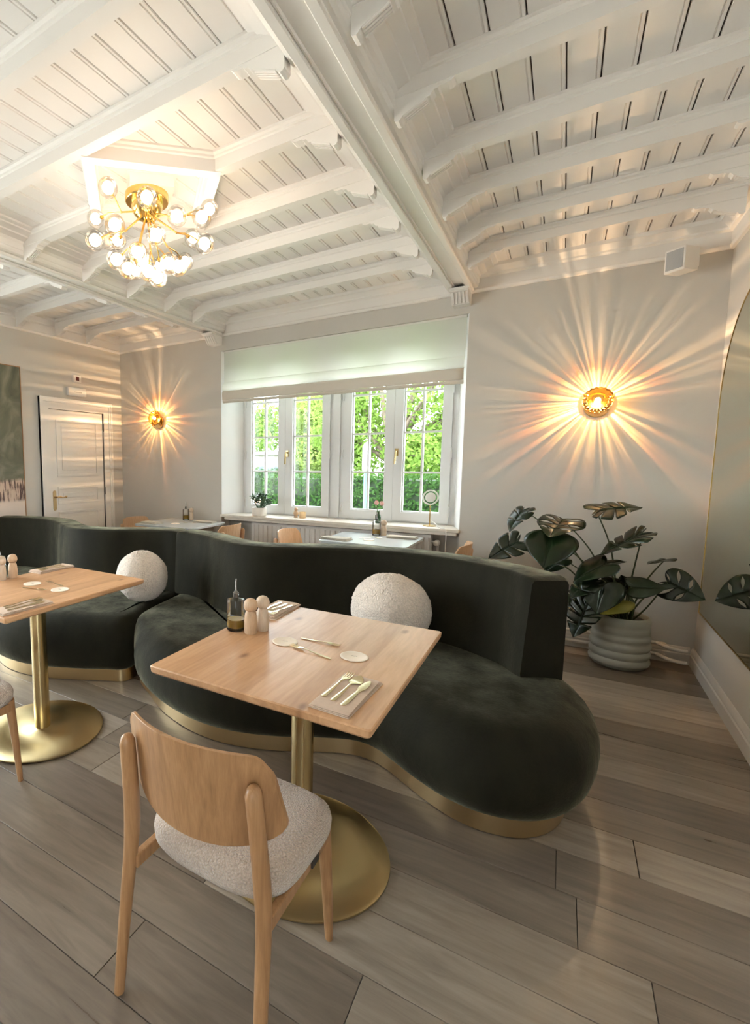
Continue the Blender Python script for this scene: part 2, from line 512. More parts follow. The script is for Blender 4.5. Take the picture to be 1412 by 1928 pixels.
def half_beam():
    return [(0.036, ZB + 0.024), (0.036, ZB + 0.010), (0.042, ZB + 0.010), (0.042, ZB + 0.014), (0.046, ZB + 0.014), (0.046, ZB + 0.003), (0.050, ZB), (0.080, ZB), (0.086, ZB + 0.004), (0.088, ZB + 0.010), (0.083, ZB + 0.012), (0.083, ZB + 0.020), (0.098, ZB + 0.022),
            (0.112, ZB + 0.030), (0.118, ZB + 0.042), (0.118, ZB + 0.054), (0.122, ZB + 0.060), (0.122, ZB + 0.095), (0.135, ZB + 0.110), (0.165, ZB + 0.122),
            (0.178, ZB + 0.124), (0.182, ZB + 0.132), (0.205, ZB + 0.140), (0.225, ZB + 0.145), (0.228, ZB + 0.153), (0.255, ZB + 0.158), (0.258, ZB + 0.172)]
def beam(xc):
    h = half_beam()
    prof = [(-a, z) for a, z in reversed(h)] + h
    b = MB().prism(prof, YR, YB - 0.001, 'y')
    o = b.obj('beam', CEIL, ceiling, loc=(xc, 0, 0), smooth=22)
    # fluted console where the beam meets the back wall
    c = MB()
    pf = [(YB, ZB + 0.0), (YB - 0.20, ZB), (YB - 0.20, ZB - 0.016), (YB - 0.185, ZB - 0.022), (YB - 0.165, ZB - 0.024), (YB - 0.10, ZB - 0.095), (YB - 0.09, ZB - 0.105), (YB, ZB - 0.105)]
    c.prism(pf, -0.066, 0.066, 'x')
    for i in range(5):
        xr = -0.052 + 0.026 * i
        c.prism([(YB - 0.168, ZB - 0.026), (YB - 0.103, ZB - 0.098), (YB - 0.094, ZB - 0.098), (YB - 0.155, ZB - 0.02)], xr - 0.007, xr + 0.007, 'x', M=Matrix.Translation((0, -0.006, -0.004)))
    c.prism([(YB - 0.209, ZB), (YB - 0.209, ZB - 0.012), (YB, ZB - 0.012), (YB, ZB)], -0.075, 0.075, 'x')
    c.obj('console', CEIL, o)
    return o
beam(B1X); beam(B2X)

JW = 0.058
def joist_mesh(x0, x1):
    pr = [(0, ZJ), (JW, ZJ), (JW, ZJ + 0.056), (JW + 0.008, ZJ + 0.060), (JW + 0.010, ZJ + 0.068), (JW + 0.020, ZJ + 0.076), (JW + 0.020, ZC + 0.001),
          (-0.020, ZC + 0.001), (-0.020, ZJ + 0.076), (-0.010, ZJ + 0.068), (-0.008, ZJ + 0.060), (0, ZJ + 0.056)]
    return MB().prism(pr, x0, x1, 'x').mesh('joist', CEIL)
def corbel_mesh(sgn):
    c = MB()
    pf = [(0, 0.02), (0, -0.078), (0.006, -0.086), (0.018, -0.088), (0.026, -0.082), (0.034, -0.072), (0.125, -0.036), (0.136, -0.036), (0.142, -0.026), (0.150, -0.018),
          (0.164, -0.018), (0.170, -0.012), (0.200, -0.012), (0.212, -0.010), (0.222, -0.002), (0.225, 0.02)]
    pf = [(sgn * a, b_) for a, b_ in pf]
    c.prism(pf, 0.004, JW - 0.004, 'y')
    for i in range(4):
        yy = 0.0095 + i * 0.0130
        rb = [(0.036, -0.078), (0.124, -0.043), (0.124, -0.034), (0.036, -0.069)]
        c.prism([(sgn * a, b_) for a, b_ in rb], yy - 0.004, yy + 0.004, 'y')
    # scrolled side cheek
    return c.mesh('corbel', CEIL)
CORB_P, CORB_M = corbel_mesh(1), corbel_mesh(-1)
BAYS = [(B1X + 0.120, XR - 0.075), (B2X + 0.120, B1X - 0.120), (XL + 0.075, B2X - 0.120)]
JY = [-1.15, -0.66, -0.175, 0.305, 0.785, 1.268, 1.722, 2.228, 2.735, 3.21, 3.69, 4.12]
DCX, DCY = -1.988, 2.257           # centre of the lozenge frame
DHX, DHY = 0.455, 0.475            # its half diagonals
jm_cache = {}
def joist(x0, x1, y0, cl=True, cr=True):
    key = (round(x0, 3), round(x1, 3))
    if key not in jm_cache: jm_cache[key] = joist_mesh(x0, x1)
    o = link('joist', jm_cache[key], ceiling, (0, y0, 0))
    if cl: link('corbel', CORB_P, o, (x0, 0, ZJ))
    if cr: link('corbel', CORB_M, o, (x1, 0, ZJ))
    return o
for (x0, x1) in BAYS:
    for y0 in JY:
        if abs(y0 - 2.228) < 0.01 and x0 < -3 and x1 > -1:
            joist(x0, DCX - DHX, y0, True, False)
            joist(DCX + DHX, x1, y0, False, True)
        else:
            joist(x0, x1, y0)
# lozenge trimming frame around the lamp
frame = MB()
V4 = [(DCX, DCY - DHY), (DCX + DHX, DCY), (DCX, DCY + DHY), (DCX - DHX, DCY)]
def ring(offs, z):
    return [Vector((DCX + (DHX + o_) * cx, DCY + (DHY + o_) * cy, z)) for (cx, cy) in ((0, -1), (1, 0), (0, 1), (-1, 0)) for o_ in (offs,)]
prof = [(0.045, ZC + 0.002), (0.045, ZJ + 0.078), (0.032, ZJ + 0.070), (0.030, ZJ + 0.060), (0.020, ZJ + 0.055), (0.020, ZJ - 0.004), (-0.062, ZJ - 0.004), (-0.062, ZJ + 0.055), (-0.078, ZJ + 0.06), (-0.080, ZJ + 0.07), (-0.095, ZJ + 0.078), (-0.095, ZC + 0.002)]
for i in range(4):
    a = [ring(o_, z)[i] for o_, z in prof]; b_ = [ring(o_, z)[(i + 1) % 4] for o_, z in prof]
    seg = MB().grid([a, b_], close=True)
    seg.obj('trimmer', CEIL, ceiling)
blk = MB()
hb = 0.165
sq = [(DCX, DCY - hb), (DCX + hb, DCY), (DCX, DCY + hb), (DCX - hb, DCY)]
blk.prism(sq, 2.925, ZC + 0.002, 'z')
sq2 = [(DCX, DCY - hb - 0.022), (DCX + hb + 0.022, DCY), (DCX, DCY + hb + 0.022), (DCX - hb - 0.022, DCY)]
blk.prism(sq2, 2.982, ZC + 0.002, 'z')
blk.obj('lamp_block', CEIL, ceiling)

# crown mouldings
crown_p = [(0, ZCR), (0.020, ZCR + 0.002), (0.026, ZCR + 0.008), (0.030, ZCR + 0.020), (0.022, ZCR + 0.030), (0.020, ZCR + 0.036), (0.020, ZCR + 0.105),
           (0.030, ZCR + 0.112), (0.040, ZCR + 0.116), (0.044, ZCR + 0.128), (0.068, ZCR + 0.142), (0.085, ZCR + 0.152), (0.100, ZCR + 0.156), (0.103, ZC + 0.002), (0, ZC + 0.002)]
structure(MB().prism([(YB - a, z) for a, z in crown_p], XL, XR, 'x').obj('trim_1', CEIL, smooth=35))
structure(MB().prism([(XL + a, z) for a, z in crown_p], YR, YB, 'y').obj('trim_2', CEIL, smooth=35))
structure(MB().prism([(XR - a * 0.9, z) for a, z in crown_p], YR, YB, 'y').obj('trim_3', CEIL, smooth=35))

# ---- walls
T = 0.30
wb_ = MB()
wb_.box(XL - T, WX0, YB, YB + 0.36, -0.1, 3.2)
wb_.box(WX1, XR + T, YB, YB + 0.36, -0.1, 3.2)
wb_.box(WX0, WX1, YB, YB + 0.36, WZ1, 3.2)
wb_.box(WX0, WX1, YB + 0.16, YB + 0.36, -0.1, SILL - 0.03)
structure(wb_.obj('wall_back', WALL))
# splayed reveals and head lining
rv = MB()
rv.prism([(WX0 - 0.001, YB + 0.002), (WX0 + 0.004, YB + 0.002), (FX0, FY + 0.02), (FX0, FY + 0.03), (WX0 - 0.001, FY + 0.03)], SILL - 0.03, WZ1, 'z')
rv.prism([(WX1 + 0.001, YB + 0.002), (WX1 - 0.004, YB + 0.002), (FX1, FY + 0.02), (FX1, FY + 0.03), (WX1 + 0.001, FY + 0.03)], SILL - 0.03, WZ1, 'z')
structure(rv.obj('trim_4', REVEAL))
wl = MB()
DY0, DY1, DZ = 3.612, 4.422, 2.046          # door opening
wl.box(XL - T, XL, DY1, YB, -0.1, 3.2)
LW = [(-1.10, 0.30), (0.60, 2.25)]     # tall windows further along the left wall
LZ0, LZ1 = 0.20, 2.70
wl.box(XL - T, XL, DY0, DY1, DZ, 3.2)
ys = [YR] + [q for w_ in LW for q in w_] + [DY0]
for a, b_ in zip(ys[0::2], ys[1::2]): wl.box(XL - T, XL, a, b_, -0.1, 3.2)
for a, b_ in LW:
    wl.box(XL - T, XL, a, b_, -0.1, LZ0); wl.box(XL - T, XL, a, b_, LZ1, 3.2)
structure(wl.obj('wall_left', WALL))
FILL_RW = (-3.4, -1.0)  # unseen window opening behind the camera, added to brighten the left wall
wrt = MB().box(XR, XR + T, FILL_RW[1], YB + 0.1, -0.1, 3.2).box(XR, XR + T, YR, FILL_RW[0], -0.1, 3.2).box(XR, XR + T, FILL_RW[0], FILL_RW[1], -0.1, LZ0).box(XR, XR + T, FILL_RW[0], FILL_RW[1], LZ1, 3.2)
structure(wrt.obj('wall_right', WALL))
wr = MB()
wr.box(XL - T, XR + T, YR - T, YR, -0.1, 0.25)
wr.box(XL - T, XR + T, YR - T, YR, 2.75, 3.2)
wr.box(XL - T, XR + T, YR - T, YR, 0.25, 2.75)
structure(wr.obj('wall_rear', WALL))

# ---- baseboards
bb = [(0, 0), (0.022, 0), (0.022, 0.075), (0.016, 0.083), (0.018, 0.092), (0.012, 0.112), (0.006, 0.122), (0, 0.124)]
structure(MB().prism([(XR - a, z) for a, z in bb], YR, YB, 'y').obj('baseboard_right', WALL, smooth=30))
structure(MB().prism([(YB - a, z) for a, z in bb], WX1 + 0.01, XR - 0.022, 'x').obj('baseboard_back', WALL, smooth=30))
structure(MB().prism([(XL + a, z) for a, z in bb], YR, 3.485, 'y').obj('baseboard_left', WHITE, smooth=30))

# ---- window sill
s_ = MB()
s_.prism([(WX0 + 0.0, YB - 0.035), (WX1 - 0.0, YB - 0.035), (WX1, YB), (FX1 - 0.005, FY), (FX0 + 0.005, FY), (WX0, YB)], SILL - 0.028, SILL, 'z')
s_.box(WX0 + 0.05, WX1 - 0.02, YB - 0.018, YB + 0.03, SILL - 0.058, SILL - 0.028)
structure(s_.obj('trim_5', STONE, bevel=0.004))

# ---- window: frame, four sashes with panes and glazing bars
win = structure(MB().box(FX0 - 0.03, FX0 + 0.035, FY - 0.01, FY + 0.075, SILL - 0.03, WZ1 + 0.02).box(FX1 - 0.035, FX1 + 0.03, FY - 0.01, FY + 0.075, SILL - 0.03, WZ1 + 0.02)
    .box(FX0 + 0.035, FX1 - 0.035, FY - 0.01, FY + 0.075, WZ1 - 0.06, WZ1 + 0.02).box(FX0 + 0.035, FX1 - 0.035, FY - 0.01, FY + 0.075, SILL - 0.03, SILL + 0.012)
    .box(-2.020, -1.876, FY - 0.012, FY + 0.075, SILL + 0.012, WZ1 - 0.06)
    .box(-1.985, -1.911, FY - 0.030, FY - 0.012, SILL + 0.012, WZ1 - 0.06).obj('window_1', WINW))
GZ0, GZ1 = 0.957, 2.485
def sash(g0, g1, s0, s1, hinge_left):
    y0, y1 = FY - 0.030, FY + 0.030
    b = MB()
    b.box(s0, g0, y0, y1, SILL + 0.014, WZ1 - 0.062)
    b.box(g1, s1, y0, y1, SILL + 0.014, WZ1 - 0.062)
    b.box(g0, g1, y0, y1, SILL + 0.014, GZ0)
    b.box(g0, g1, y0, y1, GZ1, WZ1 - 0.062)
    o = b.obj('sash', WINW, win)
    # slim bead round the glass
    bd = MB()
    for (a0, a1, c0, c1) in ((g0, g0 + 0.012, GZ0, GZ1), (g1 - 0.012, g1, GZ0, GZ1), (g0 + 0.012, g1 - 0.012, GZ0, GZ0 + 0.012), (g0 + 0.012, g1 - 0.012, GZ1 - 0.012, GZ1)):
        bd.box(a0, a1, FY - 0.006, FY + 0.022, c0, c1)
    bd.obj('glazing_bead', WINW, o)
    gm = (g0 + g1) / 2
    zs = [GZ0, 1.340, 1.721, 2.103, GZ1]
    MB().box(gm - 0.009, gm + 0.009, FY - 0.012, FY + 0.020, GZ0 + 0.012, GZ1 - 0.012).obj('glazing_bar', WINW, o)
    for z in zs[1:-1]:
        MB().box(g0 + 0.012, g1 - 0.012, FY - 0.0115, FY + 0.0195, z - 0.009, z + 0.009).obj('glazing_bar', WINW, o)
    for (a0, a1) in ((g0 + 0.012, gm - 0.009), (gm + 0.009, g1 - 0.012)):
        for z0, z1 in zip(zs[:-1], zs[1:]):
            MB().box(a0, a1, FY + 0.003, FY + 0.006, z0 + 0.009, z1 - 0.009).obj('pane', PANE, o)
    hx = s0 - 0.004 if hinge_left else s1 + 0.004
    for z in (0.985, 1.52, 2.10):
        h = MB().tube([(hx, y0 - 0.008, z - 0.045), (hx, y0 - 0.008, z + 0.045)], 0.009, 10)
        h.obj('hinge', WINW, o, smooth=40)
    return o
S1 = sash(-2.964, -2.619, FX0 + 0.037, -2.5350, True)
S2 = sash(-2.448, -2.105, -2.5330, -2.022, False)
S3 = sash(-1.791, -1.450, -1.874, -1.3690, True)
S4 = sash(-1.286, -0.933, -1.3670, FX1 - 0.037, False)
for sh, hx in ((S2, -2.505), (S4, -1.338)):
    h = MB().box(hx - 0.016, hx + 0.016, FY - 0.042, FY - 0.030, 1.50, 1.57)
    h.tube([(hx, FY - 0.045, 1.545), (hx, FY - 0.072, 1.545), (hx, FY - 0.078, 1.535), (hx - 0.004, FY - 0.078, 1.42)], 0.009, 8)
    h.obj('handle', BRASS, sh, smooth=40)

for k, (a, b_) in enumerate(LW + [FILL_RW]):
    xw = XL - 0.16 if k < len(LW) else XR + 0.16  # the right wall one is the added fill light opening
    w_ = MB()
    for (p, q, r_, t_) in ((a, a + 0.06, LZ0, LZ1), (b_ - 0.06, b_, LZ0, LZ1), (a + 0.06, b_ - 0.06, LZ0, LZ0 + 0.06), (a + 0.06, b_ - 0.06, LZ1 - 0.06, LZ1), ((a + b_) / 2 - 0.04, (a + b_) / 2 + 0.04, LZ0 + 0.06, LZ1 - 0.06)):
        w_.box(xw - 0.03, xw + 0.03, p, q, r_, t_)
    wo = structure(w_.obj('window_%d' % (k + 2), WINW))
    for p, q in ((a + 0.06, (a + b_) / 2 - 0.04), ((a + b_) / 2 + 0.04, b_ - 0.06)):
        MB().box(xw - 0.003, xw + 0.003, p, q, LZ0 + 0.06, LZ1 - 0.06).obj('pane', PANE, wo)

# ---- door in the left wall
door = structure(MB().box(XL - 0.055, XL - 0.012, DY0 + 0.004, DY1 - 0.004, 0.006, DZ - 0.004).obj('door_1', WHITE))
def dpanel(y0, y1, z0, z1):
    # recessed panel ring with a raised field
    f = MB()
    x0 = XL - 0.012
    f.box(x0, x0 + 0.009, y0 - 0.028, y1 + 0.028, z1, z1 + 0.028)
    f.box(x0, x0 + 0.009, y0 - 0.028, y1 + 0.028, z0 - 0.028, z0)
    f.box(x0, x0 + 0.009, y0 - 0.028, y0, z0, z1)
    f.box(x0, x0 + 0.009, y1, y1 + 0.028, z0, z1)
    i = 0.045
    f.prism([(y0 + i, z0 + i), (y1 - i, z0 + i), (y1 - i, z1 - i), (y0 + i, z1 - i)], x0, x0 + 0.006, 'x')
    f.obj('door_panel', WHITE, door, bevel=0.004)
dpanel(3.745, 4.300, 1.315, 1.905)
dpanel(3.745, 4.300, 1.000, 1.145)
dpanel(3.745, 4.300, 0.22, 0.860)
cs = MB()
for (a, b_, off) in ((0.0, 0.075, 0.016), (0.075, 0.125, 0.028), (0.100, 0.125, 0.036)):
    cs.box(XL, XL + off, DY0 - b_, DY0 - a, 0, DZ + b_)
    cs.box(XL, XL + off, DY1 + a, DY1 + b_, 0, DZ + b_)
    cs.box(XL, XL + off, DY0 - a, DY1 + a, DZ + a, DZ + b_)
cs.obj('door_casing', WHITE, door)
jb = MB().box(XL - 0.10, XL, DY0 - 0.001, DY0 + 0.003, 0, DZ).box(XL - 0.10, XL, DY1 - 0.003, DY1 + 0.001, 0, DZ).box(XL - 0.10, XL, DY0, DY1, DZ - 0.003, DZ + 0.001).box(XL - 0.3, XL - 0.06, DY0 - 0.05, DY1 + 0.05, 0, DZ + 0.05)
jb.obj('door_jamb', DARK, door)
for z in (1.873, 1.095, 0.25):
    MB().tube([(XL + 0.002, DY1 + 0.004, z - 0.045), (XL + 0.002, DY1 + 0.004, z + 0.045)], 0.010, 10).obj('hinge', DARK, door, smooth=40)
ANTB = brass('aged brass', (0.55, 0.40, 0.20), 0.35)
pp = [(3.668 + 0.022 * math.cos(a), (1.105 if math.sin(a) > 0 else 0.935) + 0.03 * math.sin(a)) for a in [2 * math.pi * i / 20 for i in range(20)]]
hp = MB().prism(pp, XL - 0.012, XL - 0.006, 'x').obj('handle_plate', ANTB, door)
hh = MB().tube([(XL - 0.006, 3.668, 1.06), (XL + 0.045, 3.668, 1.06)], 0.009, 10)
hh.tube([(XL + 0.042, 3.664, 1.06), (XL + 0.045, 3.70, 1.062), (XL + 0.045, 3.74, 1.052), (XL + 0.045, 3.775, 1.058)], [0.008, 0.010, 0.007, 0.006], 10)
hh.sphere((XL + 0.045, 3.785, 1.060), 0.013, 12, 8)
hh.obj('lever', ANTB, hp, smooth=50)

# ------------------------------------------------------------------ sofa: two serpentine modules
def resample(pts, step):
    out = [pts[0]]; acc = 0.0
    P = [Vector(p) for p in pts]
    L = [0.0]
    for i in range(1, len(P)): L.append(L[-1] + (P[i].xy - P[i - 1].xy).length)
    n = max(2, round(L[-1] / step))
    res = []
    j = 0
    for k in range(n + 1):
        s = L[-1] * k / n
        while j < len(L) - 2 and L[j + 1] < s: j += 1
        t = (s - L[j]) / max(1e-9, L[j + 1] - L[j])
        res.append(P[j].lerp(P[j + 1], t))
    return res

def normals(pts, closed):
    n = len(pts); out = []
    for i in range(n):
        a = pts[(i - 1) % n] if closed or i > 0 else pts[i]
        b = pts[(i + 1) % n] if closed or i < n - 1 else pts[i]
        t = (b - a); t = Vector((t.x, t.y)).normalized()
        out.append(Vector((t.y, -t.x)))          # right-hand side of travel = outward for counter-clockwise
    return out

SEAT_Z = 0.45
SEC = [(0.088, -0.012), (0.090, 0.018), (0.104, 0.040), (0.130, 0.062), (0.165, 0.080), (0.210, 0.091), (0.258, 0.095), (0.305, 0.091), (0.350, 0.078), (0.388, 0.055),
       (0.416, 0.028), (0.436, -0.004), (0.446, -0.040), (SEAT_Z, -0.085)]
def sofa(label, outline, rear, back_z=0.92):
    root = thing('serpentine_sofa', label, 'sofa', (0, 0, 0), group='serpentine sofa modules')
    # outline: (x, y, bulge weight) counter-clockwise control points of the plinth
    c = resample(spline([(*p, 0.0) if len(p) == 2 else p for p in outline] , 10, closed=True) + [outline[0]], 0.028)[:-1]
    nn = normals(c, True)
    rows = []
    for z, o in SEC:
        rows.append([Vector((p.x + q.x * (o * (p.z if o > 0 else 1.0)), p.y + q.y * (o * (p.z if o > 0 else 1.0)), z)) for p, q in zip(c, nn)])
    b = MB()
    k = len(c)
    b.grid(rows, close=True)
    b.f.append(tuple(len(rows) * k - k + i for i in range(k)))
    b.f.append(tuple(range(k - 1, -1, -1)))
    b.obj('seat', VELVET, root, smooth=70)
    p = MB()
    lo = [Vector((q.x, q.y, 0.004)) for q in c]; hi = [Vector((q.x, q.y, 0.088)) for q in c]
    p.grid([lo, hi], close=True)
    p.f.append(tuple(range(k - 1, -1, -1))); p.f.append(tuple(range(k, 2 * k)))
    p.obj('plinth', PLINTH, root, smooth=60)
    # backrest: section swept along the rear line (travelling from the right end to the left)
    rr = resample(spline([(*q, 0) for q in rear], 10), 0.03)
    nr = normals(rr, False)
    sec = [(0.010, SEAT_Z - 0.01), (0.010, back_z - 0.02), (0.004, back_z - 0.006), (-0.008, back_z), (-0.156, back_z), (-0.170, back_z - 0.005), (-0.178, back_z - 0.020),
           (-0.183, back_z - 0.10), (-0.193, 0.68), (-0.204, 0.52), (-0.208, SEAT_Z + 0.012), (-0.200, SEAT_Z - 0.01)]
    b = MB()
    rows = []
    n = len(rr)
    for i, (q, m_) in enumerate(zip(rr, nr)):
        e = 0.0
        d = min(i, n - 1 - i)
        sh = [0.012, 0.003, 0.0][min(d, 2)]
        rows.append([Vector((q.x + m_.x * (o + (sh if o < -0.1 else -sh)), q.y + m_.y * (o + (sh if o < -0.1 else -sh)), z - (sh if z > back_z - 0.05 else 0))) for o, z in sec])
    b.grid(rows, close=True)
    s = len(sec)
    b.f.append(tuple(range(s - 1, -1, -1))); b.f.append(tuple((n - 1) * s + i for i in range(s)))
    bo = b.obj('backrest', VELVET, root, smooth=45)
    # rear shell below the seat line, seen from behind only
    return root

REAR = [(0.052, 2.742), (-0.03, 2.865), (-0.12, 2.95), (-0.365, 3.09), (-0.60, 3.158), (-0.79, 3.172), (-1.00, 3.148), (-1.22, 3.080), (-1.42, 2.975), (-1.62, 2.895), (-1.80, 2.955),
        (-2.00, 3.065), (-2.22, 3.145), (-2.44, 3.168)]
REAR_R = REAR
OUT_R = [(-2.185, 2.312, 0.5), (-2.06, 2.245, 1.0), (-1.936, 2.169, 1.0), (-1.785, 2.102, 1), (-1.594, 2.052, 1), (-1.439, 2.042, 1), (-1.290, 2.068, 1), (-1.121, 2.135, 1), (-0.941, 2.242, 1), (-0.803, 2.312, 1),
         (-0.700, 2.322, 1), (-0.610, 2.290, 1), (-0.544, 2.246, 1), (-0.408, 2.160, 1), (-0.295, 2.108, 1), (-0.185, 2.095, 1), (-0.07, 2.128, 1), (0.015, 2.205, 1), (0.062, 2.300, 1), (0.088, 2.42, 1),
         (0.094, 2.55, 1), (0.078, 2.68, 0.95), (0.035, 2.79, 0.7), (-0.04, 2.865, 0.3), (-0.14, 2.935, 0.1), (-0.365, 3.07, 0.05), (-0.60, 3.138, 0), (-0.79, 3.152, 0), (-1.00, 3.128, 0), (-1.22, 3.060, 0), (-1.42, 2.955, 0), (-1.62, 2.880, 0),
         (-1.80, 2.940, 0), (-2.00, 3.045, 0), (-2.20, 3.120, 0), (-2.36, 3.145, 0), (-2.415, 3.10, 0.15), (-2.395, 2.95, 0.22), (-2.365, 2.75, 0.26), (-2.33, 2.55, 0.28), (-2.275, 2.39, 0.32)]
sofa('dark green velvet serpentine sofa module with brass plinth, ending beside the large potted plant', OUT_R, REAR_R)
P2 = -1.63
REAR_L = [(-2.452, 3.168), (-2.62, 3.140), (-2.84, 3.035), (-3.04, 2.915), (-3.25, 2.865), (-3.44, 2.935), (-3.66, 3.055), (-3.86, 3.125), (-4.05, 3.145), (-4.28, 3.125), (-4.50, 3.05), (-4.68, 2.95)]
OUT_L = [(-4.45, 2.31, 0.8), (-4.15, 2.22, 1), (-3.80, 2.235, 1), (-3.60, 2.16, 1), (-3.40, 2.06, 1), (-3.22, 2.005, 1), (-3.053, 1.995, 1), (-2.911, 2.016, 1), (-2.779, 2.058, 1), (-2.565, 2.162, 1), (-2.44, 2.235, 1), (-2.345, 2.280, 0.7),
         (-2.320, 2.36, 0.30), (-2.375, 2.55, 0.18), (-2.415, 2.75, 0.16), (-2.445, 2.95, 0.14), (-2.470, 3.10, 0.05), (-2.55, 3.13, 0), (-2.66, 3.10, 0), (-2.84, 3.015, 0), (-3.04, 2.90, 0), (-3.25, 2.85, 0),
         (-3.44, 2.92, 0), (-3.66, 3.035, 0), (-3.86, 3.105, 0), (-4.05, 3.125, 0), (-4.28, 3.105, 0), (-4.48, 3.03, 0), (-4.66, 2.92, 0), (-4.66, 2.7, 0.3), (-4.62, 2.45, 0.5)]
sofa('dark green velvet serpentine sofa module in front of the panelled door and the painting', OUT_L, REAR_L)

# ------------------------------------------------------------------ round boucle cushions
def cushion(label, c, r, sc, tilt):
    b = MB().sphere((0, 0, 0), r, 110, 72)
    vs_ = []
    Rm = Matrix.Rotation(tilt[2], 3, 'Z') @ Matrix.Rotation(tilt[0], 3, 'X')
    for p in b.v:
        q = Vector(p)
        n = q.normalized()
        k = 1 + 0.035 * noise.noise(n * 2.3 + Vector((c[0], 0, 0))) + 0.020 * noise.noise(n * 20.0) + 0.026 * noise.noise(n * 42.0)
        q = Vector((q.x * sc[0], q.y * sc[1], q.z * sc[2])) * k
        q = Rm @ q
        lo = SEAT_Z + 0.003 - c[2]
        if q.z < lo: q.z = lo + (q.z - lo) * 0.02
        vs_.append(tuple(q))
    b.v = vs_
    o = b.obj('round_cushion', BOUCLE, smooth=180, loc=c)
    return tag(o, label, 'cushion', 'round boucle cushions on the sofa')
cushion('cream boucle ball cushion at the sofa seam behind the left wooden table', (-2.475, 2.64, 0.632), 0.185, (1, 0.92, 1), (0.1, 0, 0.4))
cushion('cream boucle ball cushion on the sofa behind the nearer wooden table', (-0.745, 2.765, 0.640), 0.215, (1, 0.78, 0.93), (0.15, 0, 0))

# ------------------------------------------------------------------ tables
def rounded_rect(w, d, r, n=6):
    out = []
    for cx, cy, a0 in ((w / 2 - r, -d / 2 + r, -90), (w / 2 - r, d / 2 - r, 0), (-w / 2 + r, d / 2 - r, 90), (-w / 2 + r, -d / 2 + r, 180)):
        for i in range(n + 1):
            a = math.radians(a0 + 90 * i / n)
            out.append((cx + r * math.cos(a), cy + r * math.sin(a)))
    return out
TZ = 0.77
def wood_table(label, x0, x1, y0, y1, bx_, by_, rot=0):
    cx, cy = (x0 + x1) / 2, (y0 + y1) / 2
    t = thing('dining_table', label, 'table', (cx, cy, 0), group='square oak tables in front of the sofa')
    w, d = x1 - x0, y1 - y0
    rows = []
    for z, i in ((TZ - 0.030, 0.010), (TZ - 0.022, 0.002), (TZ - 0.004, 0.0), (TZ, 0.003)):
        rows.append([Vector((a, b_, z)) for a, b_ in rounded_rect(w - 2 * i, d - 2 * i, 0.008, 3)])
    b = MB().grid(rows, close=True)
    k = len(rows[0])
    b.f.append(tuple(range(k - 1, -1, -1))); b.f.append(tuple(3 * k + i for i in range(k)))
    b.obj('tabletop', OAK, t, smooth=30)
    dx, dy = bx_ - cx, by_ - cy
    M = Matrix.Translation((dx, dy, 0))
    MB().lathe([(0.041, 0.020), (0.041, TZ - 0.045)], 40).obj('column', BRASS, t, smooth=40, loc=(dx, dy, 0))
    MB().lathe([(0.30, 0.0), (0.316, 0.003), (0.320, 0.008), (0.319, 0.013), (0.310, 0.0165), (0.20, 0.020), (0.045, 0.0235), (0.042, 0.027)], 96).obj('base_disc', BRASSD, t, smooth=50, loc=(dx, dy, 0))
    MB().lathe([(0.308, -0.0), (0.308, 0.0025)], 64).obj('floor_ring', DARK, t, loc=(dx, dy, 0.0))
    MB().box(-0.16, 0.16, -0.16, 0.16, TZ - 0.045, TZ - 0.031).obj('mounting_plate', DARK, t, loc=(dx, dy, 0))
    return t
wood_table('square oak table with brass pedestal in front of the nearest chair', -1.116, -0.366, 1.216, 2.122, -0.738, 1.620)
wood_table('square oak table with brass pedestal cut off by the left edge of the photo', -2.705, -1.990, 1.245, 2.143, -2.268, 1.612)

WZ = 0.78
def white_table(label, cx, cy, w, d):
    t = thing('white_table', label, 'table', (cx, cy, 0), group='white topped tables by the window')
    b = MB().prism(rounded_rect(w, d, 0.05, 6), WZ - 0.024, WZ, 'z')
    b.obj('tabletop', WTOP, t, bevel=0.004)
    MB().lathe([(0.04, 0.02), (0.04, WZ - 0.024)], 24).obj('column', BRASS, t, smooth=40)
    MB().lathe([(0.27, 0.0), (0.275, 0.006), (0.272, 0.012), (0.04, 0.02)], 48).obj('base_disc', BRASSD, t, smooth=50)
    return t
white_table('white topped table under the right half of the window', -1.345, 4.335, 0.735, 0.66)
white_table('white topped table in the far corner beside the panelled door', -3.475, 4.34, 0.80, 0.66)

